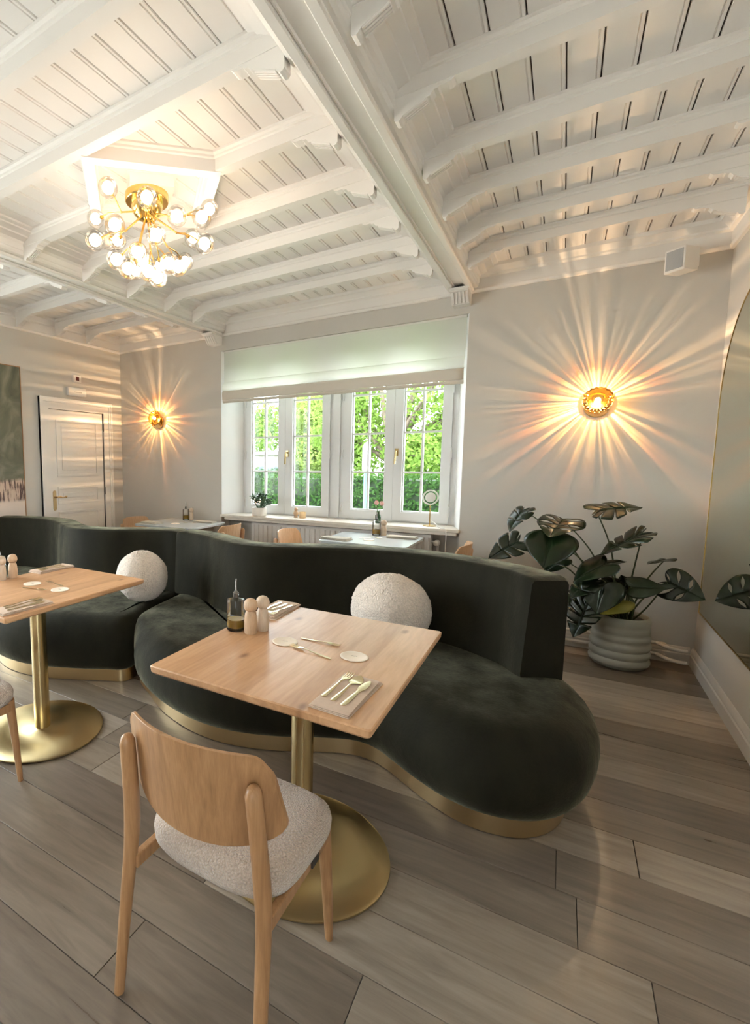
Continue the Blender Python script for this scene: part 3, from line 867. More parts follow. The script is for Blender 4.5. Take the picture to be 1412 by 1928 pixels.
# ------------------------------------------------------------------ chairs
def make_chair(label, loc, rotz, wood_m=OAKC):
    t = thing('dining_chair', label, 'chair', loc, rotz, 'bent plywood dining chairs')
    # seat cushion: rounded trapezoid pad
    base = []
    for (x, y_) in [(-0.205, -0.215), (0.205, -0.215), (0.235, 0.08), (0.228, 0.235), (-0.228, 0.235), (-0.235, 0.08)]: base.append((x, y_))
    def outline(ins):
        pts = []
        n = 64
        for i in range(n):
            a = 2 * math.pi * i / n
            ca, sa = math.cos(a), math.sin(a)
            e = 5.0 if sa > 0 else 3.2
            rr_ = (abs(ca) ** e + abs(sa) ** e) ** (-1 / e)
            px_, py_ = rr_ * ca, rr_ * sa
            w_ = 0.224 + 0.010 * py_
            hx = w_ - ins; hy = (0.245 if sa > 0 else 0.165) - ins
            pts.append((px_ * hx, py_ * hy + 0.008))
        return pts
    rows = []
    for z, ins in ((0.384, 0.030), (0.388, 0.012), (0.404, 0.002), (0.428, 0.0), (0.446, 0.004), (0.458, 0.018), (0.464, 0.045), (0.466, 0.10), (0.465, 0.17)):
        rows.append([Vector((a, b_, z + 0.010 * (b_ > 0.1) * 0)) for a, b_ in outline(ins)])
    b = MB().grid(rows, close=True)
    k = 64
    b.f.append(tuple(range(k - 1, -1, -1))); b.f.append(tuple((len(rows) - 1) * k + i for i in range(k)))
    so = b.obj('seat', BOUCLES, t, smooth=80)
    MB().box(0.2200, 0.2255, 0.045, 0.085, 0.382, 0.402).obj('maker_tag', DARK, so)
    # rear legs run up as back posts
    for s in (-1, 1):
        path = spline([(s * 0.219, -0.232, 0.0), (s * 0.214, -0.210, 0.20), (s * 0.207, -0.186, 0.40), (s * 0.201, -0.184, 0.50), (s * 0.195, -0.194, 0.62), (s * 0.190, -0.208, 0.740)], 5)
        n = len(path)
        rx = [0.0150 + 0.0100 * min(1, i / (n * 0.5)) - 0.005 * max(0, i / n - 0.6) for i in range(n)]
        ry = [0.0135 + 0.006 * min(1, i / (n * 0.5)) - 0.004 * max(0, i / n - 0.6) for i in range(n)]
        rx[-1] *= 0.72; ry[-1] *= 0.72
        path = list(path); top = Vector(path[-1]); d = (Vector(path[-1]) - Vector(path[-2])).normalized()
        path.append(tuple(top + d * 0.006)); rx.append(0.006); ry.append(0.005)
        MB().tube(path, ry, 12, ry=rx, up=(1, 0, 0)).obj('leg', wood_m, t, smooth=60)
        fl = spline([(s * 0.200, 0.238, 0.0), (s * 0.194, 0.225, 0.20), (s * 0.186, 0.210, 0.395)], 4)
        n = len(fl)
        MB().tube(fl, [0.0115 + 0.0105 * i / (n - 1) for i in range(n)], 12, up=(1, 0, 0)).obj('leg', wood_m, t, smooth=60)
        MB().prism([(-0.185, 0.348), (0.205, 0.346), (0.205, 0.383), (-0.185, 0.386)], s * 0.196 - 0.011, s * 0.196 + 0.011, 'x').obj('side_rail', wood_m, t, bevel=0.004)
    MB().box(-0.186, 0.186, 0.196, 0.216, 0.346, 0.383).obj('front_rail', wood_m, t, bevel=0.004)
    MB().box(-0.186, 0.186, -0.040, -0.020, 0.350, 0.383).obj('cross_rail', wood_m, t, bevel=0.004)
    # bent plywood backrest
    def bp_(u, v, off):
        # u -1..1 across, v 0..1 up
        hw = 0.246 - 0.030 * v - 0.060 * max(0, 1 - v / 0.30) ** 2.2 - 0.010 * max(0, (v - 0.80) / 0.20) ** 3.0
        x = u * hw
        au = abs(u)
        ztop = 0.800 - 0.024 * (max(0, au - 0.80) / 0.20) ** 3 + 0.008 * (1 - au * au)
        zbot = 0.554 + 0.022 * au ** 3
        z = zbot + (ztop - zbot) * v
        y_ = -0.210 + 0.088 * (x / 0.235) ** 2 - 0.030 * v
        return Vector((x, y_ - off * 1.0, z))
    nu, nv = 36, 14
    def us(i):
        return -1 + 2 * i / nu
    front = [[bp_(us(i), j / nv, -0.0055) for i in range(nu + 1)] for j in range(nv + 1)]
    back = [[bp_(us(i), j / nv, 0.0055) for i in range(nu + 1)] for j in range(nv + 1)]
    b = MB()
    b.grid(front); b.grid(back)
    W = nu + 1; O_ = W * (nv + 1)
    for i in range(nu):
        b.f.append((i, i + 1, O_ + i + 1, O_ + i)); q = nv * W
        b.f.append((q + i, q + i + 1, O_ + q + i + 1, O_ + q + i))
    for j in range(nv):
        b.f.append((j * W, (j + 1) * W, O_ + (j + 1) * W, O_ + j * W)); q = nu
        b.f.append((j * W + q, (j + 1) * W + q, O_ + (j + 1) * W + q, O_ + j * W + q))
    b.obj('backrest', wood_m, t, smooth=50, bevel=0.003)
    return t
ch = make_chair('oak dining chair with oatmeal boucle seat in the foreground, seen from behind', (-0.712, 1.100, 0), 0.0)
copy_tree(ch, None, (-2.180, 1.040, 0), 0.0, 'oak dining chair at the left edge of the photo, mostly out of frame')
chp = make_chair('pale bent plywood chair on the window side sofa gap, left of the right white table', (-1.96, 4.30, 0), -math.pi / 2, OAKB)
chp['label'] = 'pale bent plywood chair left of the white table under the window'
copy_tree(chp, None, (-0.80, 4.33, 0), math.pi / 2, 'pale bent plywood chair right of the white table, below the right window reveal')
copy_tree(chp, None, (-3.97, 4.33, 0), -math.pi / 2, 'pale bent plywood chair left of the corner white table, close to the door')
copy_tree(chp, None, (-3.00, 4.36, 0), math.pi / 2, 'pale bent plywood chair right of the corner white table, below the succulent')

# ------------------------------------------------------------------ roman blind
BLIND = cloth('white blind fabric', (0.86, 0.84, 0.79), 0.58, (0.70, 0.685, 0.62))
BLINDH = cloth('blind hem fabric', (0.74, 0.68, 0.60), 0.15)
bl = thing('roman_blind', 'white fabric roman blind half drawn across the top of the window', 'blind', ((WX0 + WX1) / 2, YB + 0.03, 2.105))
bw = (WX1 - WX0) / 2 - 0.022
def sheet(prof, mat, name, th=0.003, jit=0.0):
    rows = []
    for i in range(41):
        x = -bw + 2 * bw * i / 40
        rows.append([Vector((x, y_ + jit * math.sin(i * 1.3 + k * 0.9), z)) for k, (y_, z) in enumerate(prof)])
    b = MB().grid(rows)
    o = b.obj(name, mat, bl, smooth=60)
    if th:
        s = o.modifiers.new('solid', 'SOLIDIFY'); s.thickness = th
    return o
sheet([(0.0, 0.550), (0.0, 0.40), (0.0, 0.22)], BLIND, 'fabric', 0)
fold = spline([(-0.002, 0.225), (-0.022, 0.208), (-0.040, 0.180), (-0.046, 0.150), (-0.036, 0.128), (-0.015, 0.122)], 4)
sheet(fold, BLIND, 'fold', 0)
fold2 = spline([(-0.016, 0.122), (-0.036, 0.118), (-0.044, 0.085), (-0.040, 0.035), (-0.030, 0.022)], 4)
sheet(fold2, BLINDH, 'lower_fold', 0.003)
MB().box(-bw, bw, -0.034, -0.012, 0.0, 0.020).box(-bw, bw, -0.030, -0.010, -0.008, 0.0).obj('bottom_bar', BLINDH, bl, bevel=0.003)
MB().box(-bw, bw, -0.004, 0.035, 0.540, 0.556).obj('head_rail', WHITE, bl)

# ------------------------------------------------------------------ radiator in the niche below the sill
rad = thing('radiator', 'white fluted panel radiator in the niche below the window sill', 'radiator', (-1.90, YB + 0.075, 0.12))
rp = MB()
rx0, rx1 = -0.92, 0.95
prof = []
nfl = 34
x = rx0
pts = []
for i in range(nfl):
    a = rx0 + (rx1 - rx0) * i / nfl; w_ = (rx1 - rx0) / nfl
    pts += [(a, -0.035), (a + w_ * 0.55, -0.035), (a + w_ * 0.68, -0.022), (a + w_ * 0.87, -0.022)]
pts += [(rx1, -0.035), (rx1, 0.03), (rx0, 0.03)]
rp.prism(pts, 0.02, 0.64, 'z')
rp.box(rx0, rx1, -0.037, 0.03, 0.64, 0.668).box(rx0, rx1, -0.037, 0.03, 0.0, 0.02)
rp.obj('panel', CEIL, rad)
vv = MB().tube([(rx1, 0, 0.60), (rx1 + 0.05, 0, 0.60)], 0.012, 10).tube([(rx1 + 0.05, 0.01, 0.62), (rx1 + 0.05, 0.01, -0.12)], 0.011, 10)
vv.obj('pipe', CEIL, rad, smooth=40)
MB().lathe([(0.010, 0.0), (0.024, 0.004), (0.027, 0.02), (0.026, 0.05), (0.020, 0.062), (0.012, 0.066)], 20, M=Matrix.Translation((rx1 + 0.05, -0.005, 0.60)) @ Matrix.Rotation(math.pi / 2, 4, 'X')).obj('valve_head', CERW, rad, smooth=50)
for xx in (-0.75, 0.78): MB().box(xx - 0.015, xx + 0.015, -0.02, 0.02, -0.12, 0.0).obj('foot', CEIL, rad)

# ------------------------------------------------------------------ heating pipes along the skirting
pz = []
for (zz, off, nm) in ((0.055, 0.050, 'lower'), (0.135, 0.045, 'upper')):
    path = [(-0.60, YB - off, zz), (0.58, YB - off, zz), (0.63, YB - off - 0.012, zz), (0.68, YB - off - 0.085, zz), (0.73, YB - off - 0.115, zz), (0.775, YB - off - 0.118, zz)]
    o = MB().tube(spline(path, 4), 0.013, 10).obj('heating_pipe', WALL, smooth=60)
    tag(o, '%s of the two painted heating pipes along the back wall skirting' % nm, 'pipe', 'heating pipes at the skirting')

# ------------------------------------------------------------------ table ware
def cutlery_mesh(kind):
    b = MB()
    L = 0.19
    def strip(sts, off=0.0, th=0.0022):
        # sts: list of (x, halfwidth, z)
        top = [[Vector((x_, off + s_ * w_, z + th * (1 - 0.35 * abs(s_)))) for s_ in (-1, -0.5, 0, 0.5, 1)] for x_, w_, z in sts]
        bot = [[Vector((x_, off + s_ * w_, z)) for s_ in (-1, -0.5, 0, 0.5, 1)] for x_, w_, z in sts]
        rows = [t_ + q[::-1] for t_, q in zip(top, bot)]
        b.grid(rows, close=True)
        n = len(rows[0]); o = len(b.v) - n * len(rows)
        b.f.append(tuple(o + i for i in range(n - 1, -1, -1))); b.f.append(tuple(o + (len(rows) - 1) * n + i for i in range(n)))
    handle = [(-0.095, 0.0045, 0), (-0.09, 0.0070, 0), (-0.06, 0.0068, 0.0005), (-0.02, 0.0048, 0.002), (0.015, 0.0034, 0.005), (0.032, 0.0040, 0.0055)]
    if kind == 'fork':
        strip(handle + [(0.040, 0.0085, 0.005), (0.048, 0.0120, 0.0042), (0.056, 0.0125, 0.0035)])
        for k in range(4):
            o = -0.0102 + 0.0068 * k
            strip([(0.055, 0.0024, 0.0036), (0.075, 0.0019, 0.0025), (0.090, 0.0016, 0.004), (0.097, 0.0008, 0.006)], o, 0.0018)
    elif kind == 'spoon':
        st = handle[:]
        for i in range(1, 13):
            t = i / 12
            st.append((0.034 + 0.062 * t, 0.0205 * math.sqrt(max(0.02, math.sin(math.pi * min(1, 0.06 + 0.94 * t)))) , 0.0055 - 0.0055 * math.sin(math.pi * t)))
        strip(st)
    else:
        strip([(-0.095, 0.0045, 0), (-0.088, 0.0075, 0), (-0.04, 0.0075, 0), (0.0, 0.0055, 0.0005), (0.018, 0.0060, 0.0005), (0.026, 0.0110, 0.0008), (0.045, 0.0120, 0.0008), (0.070, 0.0105, 0.0008), (0.088, 0.0060, 0.0008), (0.097, 0.0012, 0.0008)])
    return b.mesh(kind, GOLDC, smooth=40)
CUT = {k: cutlery_mesh(k) for k in ('fork', 'spoon', 'knife')}
def place_cut(kind, x, y_, z, ang, label, s=1.0, group='gold cutlery'):
    o = link(kind, CUT[kind], None, (x, y_, z))
    o.rotation_euler = (0, 0, ang); o.scale = (s, s, s)
    return tag(o, label, kind, group)

def napkin_mesh(w, l, mat, seed=0, th=0.013):
    """folded linen: three rounded layers with a soft wavy top"""
    b = MB()
    rr = random.Random(seed)
    for k in range(3):
        z0 = th / 3 * k
        h = th / 3 * 0.96
        a0 = rr.uniform(-0.03, 0.03); dx, dy = rr.uniform(-0.003, 0.003), rr.uniform(-0.004, 0.004)
        nx, ny = 10, 14
        top = []; bot = []
        for i in range(nx + 1):
            u = -1 + 2 * i / nx
            rt = []; rb_ = []
            for j in range(ny + 1):
                v = -1 + 2 * j / ny
                x_, y_ = u * (w / 2 - 0.002 * k), v * (l / 2 - 0.003 * k)
                X = x_ * math.cos(a0) - y_ * math.sin(a0) + dx; Y = x_ * math.sin(a0) + y_ * math.cos(a0) + dy
                edge = min(1.0, (1 - abs(u)) * 5 + 0.25) ** 0.5
                e2 = min(1.0, (1 - abs(v)) * 9 + 0.45) ** 0.5
                wv = 0.0011 * noise.noise(Vector((X * 18, Y * 14, seed + k)))
                rt.append(Vector((X, Y, z0 + h * 0.5 + (h * 0.5 + wv * (1 if k == 2 else 0)) * edge * e2)))
                rb_.append(Vector((X, Y, z0 + h * 0.5 - h * 0.5 * edge * e2)))
            top.append(rt); bot.append(rb_)
        b.grid(top); b.grid(bot)
        W = ny + 1; T_ = len(b.v) - W * (nx + 1); U_ = T_ - W * (nx + 1)
        for i in range(nx):
            for j in (0, ny): b.f.append((U_ + i * W + j, U_ + (i + 1) * W + j, T_ + (i + 1) * W + j, T_ + i * W + j))
        for j in range(ny):
            for i in (0, nx): b.f.append((U_ + i * W + j, U_ + i * W + j + 1, T_ + i * W + j + 1, T_ + i * W + j))
    return b.mesh('napkin', mat, smooth=60)
NAP = [napkin_mesh(0.118, 0.265, LINEN, s) for s in (1, 2, 3)]
NAPG = [napkin_mesh(0.125, 0.25, LINENG, s, 0.018) for s in (4, 5)]
def napkin(me, x, y_, z, ang, label, group='folded linen napkins'):
    o = link('napkin', me, None, (x, y_, z)); o.rotation_euler = (0, 0, ang)
    return tag(o, label, 'napkin', group)
def setting(x, y_, ang, where, me, flip=False):
    napkin(me, x, y_, TZ, ang, 'beige linen napkin folded flat ' + where)
    z = TZ + 0.0138
    a = ang + math.pi / 2
    ux, uy = Vector((math.cos(ang), math.sin(ang))), Vector((-math.sin(ang), math.cos(ang)))
    if flip: a += math.pi
    s = -1 if flip else 1
    for kind, off, fw in (('fork', -0.036, 0.022), ('spoon', -0.004, 0.012), ('knife', 0.030, 0.002)):
        p = Vector((x, y_)) + ux * off * s + uy * fw * s
        place_cut(kind, p.x, p.y, z, a - 0.06, 'gold %s lying on the napkin %s' % (kind, where))

STEELD = plain('dark steel', (0.20, 0.20, 0.20), 0.25, metal=1)
def bottle(label, loc, scale=1.0, fill=0.36):
    t = thing('oil_bottle', label, 'bottle', loc, group='oil bottles with pourers')
    R = 0.037
    H = 0.128
    g = MB().lathe([(R * 0.9, 0.0), (R, 0.004), (R, H - 0.010), (R * 0.94, H - 0.002), (R * 0.55, H + 0.002), (0.0115, H + 0.006), (0.0110, H + 0.014), (0.0130, H + 0.016), (0.0130, H + 0.021)], 32, cap1=False)
    g.obj('glass_body', GLASS, t, smooth=40)
    MB().lathe([(0.0, 0.0045), (R * 0.93, 0.0045), (R * 0.93, 0.014), (0, 0.014)], 24, cap0=False, cap1=False).obj('glass_base', CERG, t, smooth=40)
    MB().lathe([(R * 0.93, 0.014), (R * 0.93, H * fill)], 32).obj('oil', OIL, t, smooth=40)
    cp = MB().lathe([(0.0095, H + 0.006), (0.0095, H + 0.021), (0.0125, H + 0.022), (0.0125, H + 0.026), (0.0070, H + 0.031), (0.0045, H + 0.035)], 20)
    cp.obj('stopper', STEELD, t, smooth=40)
    MB().tube([(0, 0, H + 0.033), (0, 0, H + 0.058), (0.002, 0, H + 0.082)], [0.0038, 0.0030, 0.0022], 10).obj('pourer', STEEL, t, smooth=50)
    return t
CERG = clear('thick glass base', (0.85, 0.92, 0.90), 1.0)
SHK = wood('shaker light wood', (0.52, 0.34, 0.205), (0.60, 0.41, 0.26), (0.68, 0.49, 0.33), (24, 24, 3), 0.5)
SHK2 = wood('shaker pale wood', (0.56, 0.42, 0.30), (0.64, 0.50, 0.37), (0.72, 0.58, 0.45), (24, 24, 3), 0.5)
def shaker(label, loc, m_):
    t = thing('wooden_shaker', label, 'shaker', loc, group='round headed wooden salt and pepper shakers')
    MB().lathe([(0.0235, 0.0), (0.0245, 0.002), (0.0260, 0.020), (0.0260, 0.048), (0.0240, 0.072), (0.0205, 0.086), (0.0170, 0.092)], 28).obj('body', m_, t, smooth=50)
    MB().lathe([(0.0165, 0.092), (0.0235, 0.096), (0.0272, 0.106), (0.0278, 0.116), (0.0250, 0.128), (0.0175, 0.137), (0.008, 0.1410), (0.0, 0.1415)], 28, cap1=False).obj('head', m_, t, smooth=60)
    return t
def coaster(label, loc, rot=0.0):
    t = thing('coaster', label, 'coaster', loc, rot, 'round cream coasters')
    MB().lathe([(0.0, 0.0), (0.046, 0.0), (0.048, 0.001), (0.048, 0.0025), (0.046, 0.0035), (0.040, 0.0035), (0.0385, 0.0028), (0.0, 0.0028)], 48, cap0=False, cap1=False).obj('disc', PAPERC, t, smooth=30)
    MB().tube([(-0.010, -0.002, 0.0030), (-0.005, 0.003, 0.0030), (0.0, -0.002, 0.0030), (0.004, 0.003, 0.0030), (0.010, 0.0, 0.0030)], 0.0007, 6).obj('printed_mark', PRINT, t)
    return t

# nearer oak table
setting(-0.487, 1.372, -0.03, 'at the near corner of the nearer oak table', NAP[0])
setting(-1.052, 2.010, 0.0, 'at the sofa side of the nearer oak table', NAP[1], True)
bottle('half empty olive oil bottle with steel pourer on the nearer oak table', (-1.068, 1.686, TZ))
shaker('front wooden shaker beside the oil bottle on the nearer oak table', (-0.996, 1.682, TZ), SHK)
shaker('rear, paler wooden shaker beside the oil bottle on the nearer oak table', (-0.975, 1.742, TZ), SHK2)
coaster('cream coaster nearer the shakers on the nearer oak table', (-0.836, 1.668, TZ), 0.3)
coaster('cream coaster nearer the table edge on the nearer oak table', (-0.568, 1.668, TZ), 0.1)
place_cut('fork', -0.722, 1.735, TZ + 0.0012, 0.0, 'small gold fork behind the coasters on the nearer oak table', 0.82)
place_cut('fork', -0.712, 1.622, TZ + 0.0012, math.pi - 0.24, 'small gold fork leaning on a coaster on the nearer oak table', 0.92)
# left oak table
DXT = -1.603
setting(-2.072, 1.392, -0.03, 'at the near corner of the left oak table', NAP[2])
setting(-2.672, 2.020, 0.0, 'at the sofa side of the left oak table', NAP[1], True)
bottle('oil bottle at the left edge of the left oak table', (-2.745, 1.700, TZ))
shaker('front wooden shaker on the left oak table, cut by the frame', (-2.672, 1.668, TZ), SHK2)
shaker('rear, darker wooden shaker on the left oak table', (-2.672, 1.742, TZ), SHK)
coaster('cream coaster nearer the shakers on the left oak table', (-2.440, 1.708, TZ))
coaster('cream coaster nearer the right edge of the left oak table', (-2.200, 1.708, TZ))
place_cut('fork', -2.330, 1.775, TZ + 0.0012, math.pi - 0.1, 'small gold fork behind the coasters on the left oak table', 0.85)
place_cut('fork', -2.330, 1.640, TZ + 0.0012, 0.2, 'small gold fork before the coasters on the left oak table', 0.85)

# white tables
def white_set(name, cx, cy, bx_, by_):
    napkin(NAPG[0], cx - 0.245, cy - 0.20, WZ, math.pi / 2 - 0.1, 'grey beige napkin on the left side of the %s white table' % name)
    napkin(NAPG[1], cx + 0.215, cy + 0.17, WZ, math.pi / 2 + 0.05, 'grey beige napkin on the right side of the %s white table' % name)
    b = bottle('amber oil bottle on the %s white table' % name, (bx_, by_, WZ), fill=0.45)
    shaker('wooden shaker beside the oil bottle on the %s white table' % name, (bx_ + 0.055, by_ + 0.03, WZ), SHK2)
    coaster('pale coaster in the middle of the %s white table' % name, (cx + 0.0, cy - 0.09, WZ))
    place_cut('fork', cx - 0.02, cy + 0.02, WZ + 0.0012, 0.3, 'small fork lying in the middle of the %s white table' % name)
white_set('window', -1.345, 4.335, -1.372, 4.55)
white_set('corner', -3.475, 4.34, -3.585, 4.58)

# ------------------------------------------------------------------ things on the window sill
GREENS = plain('succulent green', (0.065, 0.145, 0.07), 0.4, var=0.35, vscale=20)
su = thing('potted_succulent', 'jade succulent in a white ceramic bowl on the window sill', 'plant', (-2.745, 4.815, SILL))
MB().lathe([(0.070, 0.0), (0.078, 0.004), (0.080, 0.02), (0.080, 0.088), (0.077, 0.092), (0.072, 0.090), (0.071, 0.078), (0.0, 0.078)], 40, cap1=False).obj('pot', CERW, su, smooth=40)
MB().lathe([(0.0, 0.0790), (0.071, 0.0785)], 24, cap0=False, cap1=False).obj('soil', SOIL, su)
rs = random.Random(5)
lf = MB().sphere((0.5, 0, 0), 0.5, 10, 6, (1, 0.62, 0.2)).mesh('leaf', GREENS, smooth=180)
for i in range(15):
    a = rs.uniform(0, 6.28); h = rs.uniform(0.06, 0.155); rad_ = rs.uniform(0.01, 0.080)
    if i > 10: rad_ = 0.115; h = 0.085; a = rs.uniform(-0.7, 0.5)
    top = Vector((rad_ * math.cos(a), rad_ * math.sin(a), 0.079 + h))
    st = MB().tube([(top.x * 0.25, top.y * 0.25, 0.078), (top.x * 0.7, top.y * 0.7, 0.079 + h * 0.5), tuple(top)], [0.006, 0.005, 0.004], 6).obj('stem', GREENS, su, smooth=60)
    for k in range(9):
        o = link('leaf', lf, st)
        s = rs.uniform(0.036, 0.052)
        o.scale = (s, s, s)
        o.location = top - Vector((0, 0, 0.006 * k)) + Vector((0, 0, 0.01))
        o.rotation_euler = (rs.uniform(-0.3, 0.3), rs.uniform(-1.2, 0.2), a + k * 2.4)
pc = thing('peg_figure', 'small turned wooden figure on the sill beside the candle glass', 'figurine', (-2.325, 4.865, SILL))
MB().lathe([(0.024, 0), (0.026, 0.004), (0.018, 0.010), (0.016, 0.016), (0.026, 0.035), (0.028, 0.05), (0.020, 0.068), (0.012, 0.074)], 24).obj('body', OAKP, pc, smooth=60)
MB().lathe([(0.012, 0.074), (0.018, 0.080), (0.020, 0.090), (0.014, 0.101), (0.005, 0.106), (0.0, 0.1065)], 24, cap1=False).obj('head', OAKP, pc, smooth=60)
cg = thing('candle_glass', 'short ribbed amber candle glass on the window sill', 'candle', (-2.243, 4.850, SILL))
WAXG = plain('warm frosted glass', (0.85, 0.62, 0.36), 0.35)
pts = []
b = MB()
rows = []
for z, r_ in ((0.0, 0.030), (0.003, 0.033), (0.062, 0.035), (0.064, 0.033), (0.060, 0.0315), (0.030, 0.031)):
    rows.append([Vector(((r_ + 0.0012 * math.cos(12 * 2 * math.pi * i / 72)) * math.cos(2 * math.pi * i / 72), (r_ + 0.0012 * math.cos(12 * 2 * math.pi * i / 72)) * math.sin(2 * math.pi * i / 72), z)) for i in range(72)])
b.grid(rows, close=True); b.f.append(tuple(range(71, -1, -1)))
b.obj('glass', WAXG, cg, smooth=60)
MB().lathe([(0.0, 0.032), (0.0305, 0.032)], 24, cap0=False, cap1=False).obj('wax', plain('wax', (0.85, 0.78, 0.62), 0.5), cg)
# tulips in a bud vase
tv = thing('tulip_vase', 'two pink tulips in a dark green bud vase on the sill', 'flowers', (-1.447, 4.835, SILL))
VASEG = plain('dark green glass', (0.03, 0.08, 0.035), 0.15)
TSTEM = plain('tulip stem green', (0.16, 0.28, 0.10), 0.5)
TPINK = plain('tulip pink', (0.72, 0.42, 0.40), 0.5, var=0.2, vscale=30)
MB().lathe([(0.022, 0), (0.026, 0.003), (0.027, 0.02), (0.026, 0.075), (0.016, 0.088), (0.014, 0.108), (0.017, 0.113)], 28, cap1=True).obj('vase', VASEG, tv, smooth=50)
for (dx, dy, h) in ((-0.018, 0.0, 0.172), (0.030, 0.01, 0.168)):
    fl = MB().tube([(dx * 0.2, dy * 0.2, 0.10), (dx * 0.6, dy, 0.14), (dx, dy, h)], 0.0035, 8).obj('stem', TSTEM, tv, smooth=60)
    for k in range(6):
        a = k * math.pi / 3
        rows = []
        for j in range(6):
            t = j / 5
            rad_ = 0.006 + 0.016 * math.sin(math.pi * min(1, t * 0.85 + 0.08)) * (1.0 if k % 2 else 0.9)
            hw = 0.62 * math.sin(math.pi * (0.12 + 0.86 * t)) + 0.02
            rows.append([Vector((dx + rad_ * math.cos(a + s_ * hw), dy + rad_ * math.sin(a + s_ * hw), h + 0.046 * t)) for s_ in (-1, -0.5, 0, 0.5, 1)])
        MB().grid(rows).obj('petal', TPINK, fl, smooth=60)
# ring lamp
rl = thing('ring_lamp', 'brass table lamp with a round glass disc head at the right end of the sill', 'lamp', (-0.985, 4.862, SILL))
MB().lathe([(0.055, 0), (0.058, 0.003), (0.056, 0.007), (0.008, 0.011)], 40).obj('base', BRASSG, rl, smooth=40)
MB().tube([(0, 0, 0.008), (0, 0, 0.205)], 0.005, 10).obj('stem', BRASSG, rl, smooth=40)
Mh = Matrix.Translation((0, 0, 0.262)) @ Matrix.Rotation(math.radians(75), 4, 'X')
b = MB()
rows = []
for i in range(48):
    a = 2 * math.pi * i / 48
    c = Vector((0.064 * math.cos(a), 0.064 * math.sin(a), 0))
    rows.append([Mh @ (c + Vector((math.cos(a) * 0.007 * math.cos(q), math.sin(a) * 0.007 * math.cos(q), 0.007 * math.sin(q)))) for q in [2 * math.pi * j / 8 for j in range(8)]])
b.grid(rows + [rows[0]], close=True)
b.obj('ring', CERW, rl, smooth=60)
MB().lathe([(0.0, -0.010), (0.040, -0.006), (0.046, 0.0), (0.040, 0.006), (0.0, 0.010)], 36, M=Mh, cap0=False, cap1=False).obj('glass_disc', CERW, rl, smooth=50)
MB().tube(spline([(0.01, 0, 0.05), (0.05, -0.03, 0.035), (0.09, -0.10, 0.012), (0.13, -0.145, 0.004), (0.165, -0.172, 0.0), (0.175, -0.180, -0.06), (0.172, -0.178, -0.20), (0.180, -0.176, -0.42)], 5), 0.0035, 8).obj('cord', WHITE, rl, smooth=60)

# ------------------------------------------------------------------ wall lamps with rayed glass
def ray_light(name, parent, loc, energy, seed):
    ld = bpy.data.lights.new(name, 'POINT')
    ld.energy = energy; ld.color = (1.0, 0.66, 0.36); ld.shadow_soft_size = 0.004
    ld.use_nodes = True
    nt = ld.node_tree
    em = nt.nodes['Emission']
    tc = N(nt, 'ShaderNodeTexCoord')
    sp = N(nt, 'ShaderNodeSeparateXYZ'); nt.links.new(tc.outputs['Normal'], sp.inputs[0])
    cb = N(nt, 'ShaderNodeCombineXYZ')
    nt.links.new(sp.outputs[0], cb.inputs[0]); nt.links.new(sp.outputs[2], cb.inputs[1]); cb.inputs[2].default_value = 0
    nm = N(nt, 'ShaderNodeVectorMath', operation='NORMALIZE'); nt.links.new(cb.outputs[0], nm.inputs[0])
    def rays(scale, off, lo, hi):
        ad = N(nt, 'ShaderNodeVectorMath', operation='ADD'); ad.inputs[1].default_value = (off, off * 0.37, seed)
        nt.links.new(nm.outputs[0], ad.inputs[0])
        no = N(nt, 'ShaderNodeTexNoise'); no.inputs['Scale'].default_value = scale; no.inputs['Detail'].default_value = 2.5; no.inputs['Roughness'].default_value = 0.6
        nt.links.new(ad.outputs[0], no.inputs['Vector'])
        mr = N(nt, 'ShaderNodeMapRange'); mr.inputs['From Min'].default_value = lo; mr.inputs['From Max'].default_value = hi
        nt.links.new(no.outputs[0], mr.inputs[0])
        pw = N(nt, 'ShaderNodeMath', operation='POWER'); pw.inputs[1].default_value = 2.2
        nt.links.new(mr.outputs[0], pw.inputs[0])
        return pw.outputs[0]
    a = rays(15.0, 3.1, 0.36, 0.66); c = rays(2.6, 9.7, -0.10, 0.68)
    s1 = N(nt, 'ShaderNodeMath', operation='MULTIPLY'); nt.links.new(a, s1.inputs[0]); nt.links.new(c, s1.inputs[1])
    s2 = N(nt, 'ShaderNodeMath', operation='MULTIPLY'); nt.links.new(s1.outputs[0], s2.inputs[0]); s2.inputs[1].default_value = 2.6
    s3 = N(nt, 'ShaderNodeMath', operation='ADD'); nt.links.new(s2.outputs[0], s3.inputs[0]); s3.inputs[1].default_value = 0.05
    nt.links.new(s3.outputs[0], em.inputs['Strength'])
    lo = bpy.data.objects.new(name, ld); col.objects.link(lo); lo.parent = parent; lo.location = loc
    return lo
BULBW = emit('lamp filament glow', (1.0, 0.74, 0.42), 14.0)
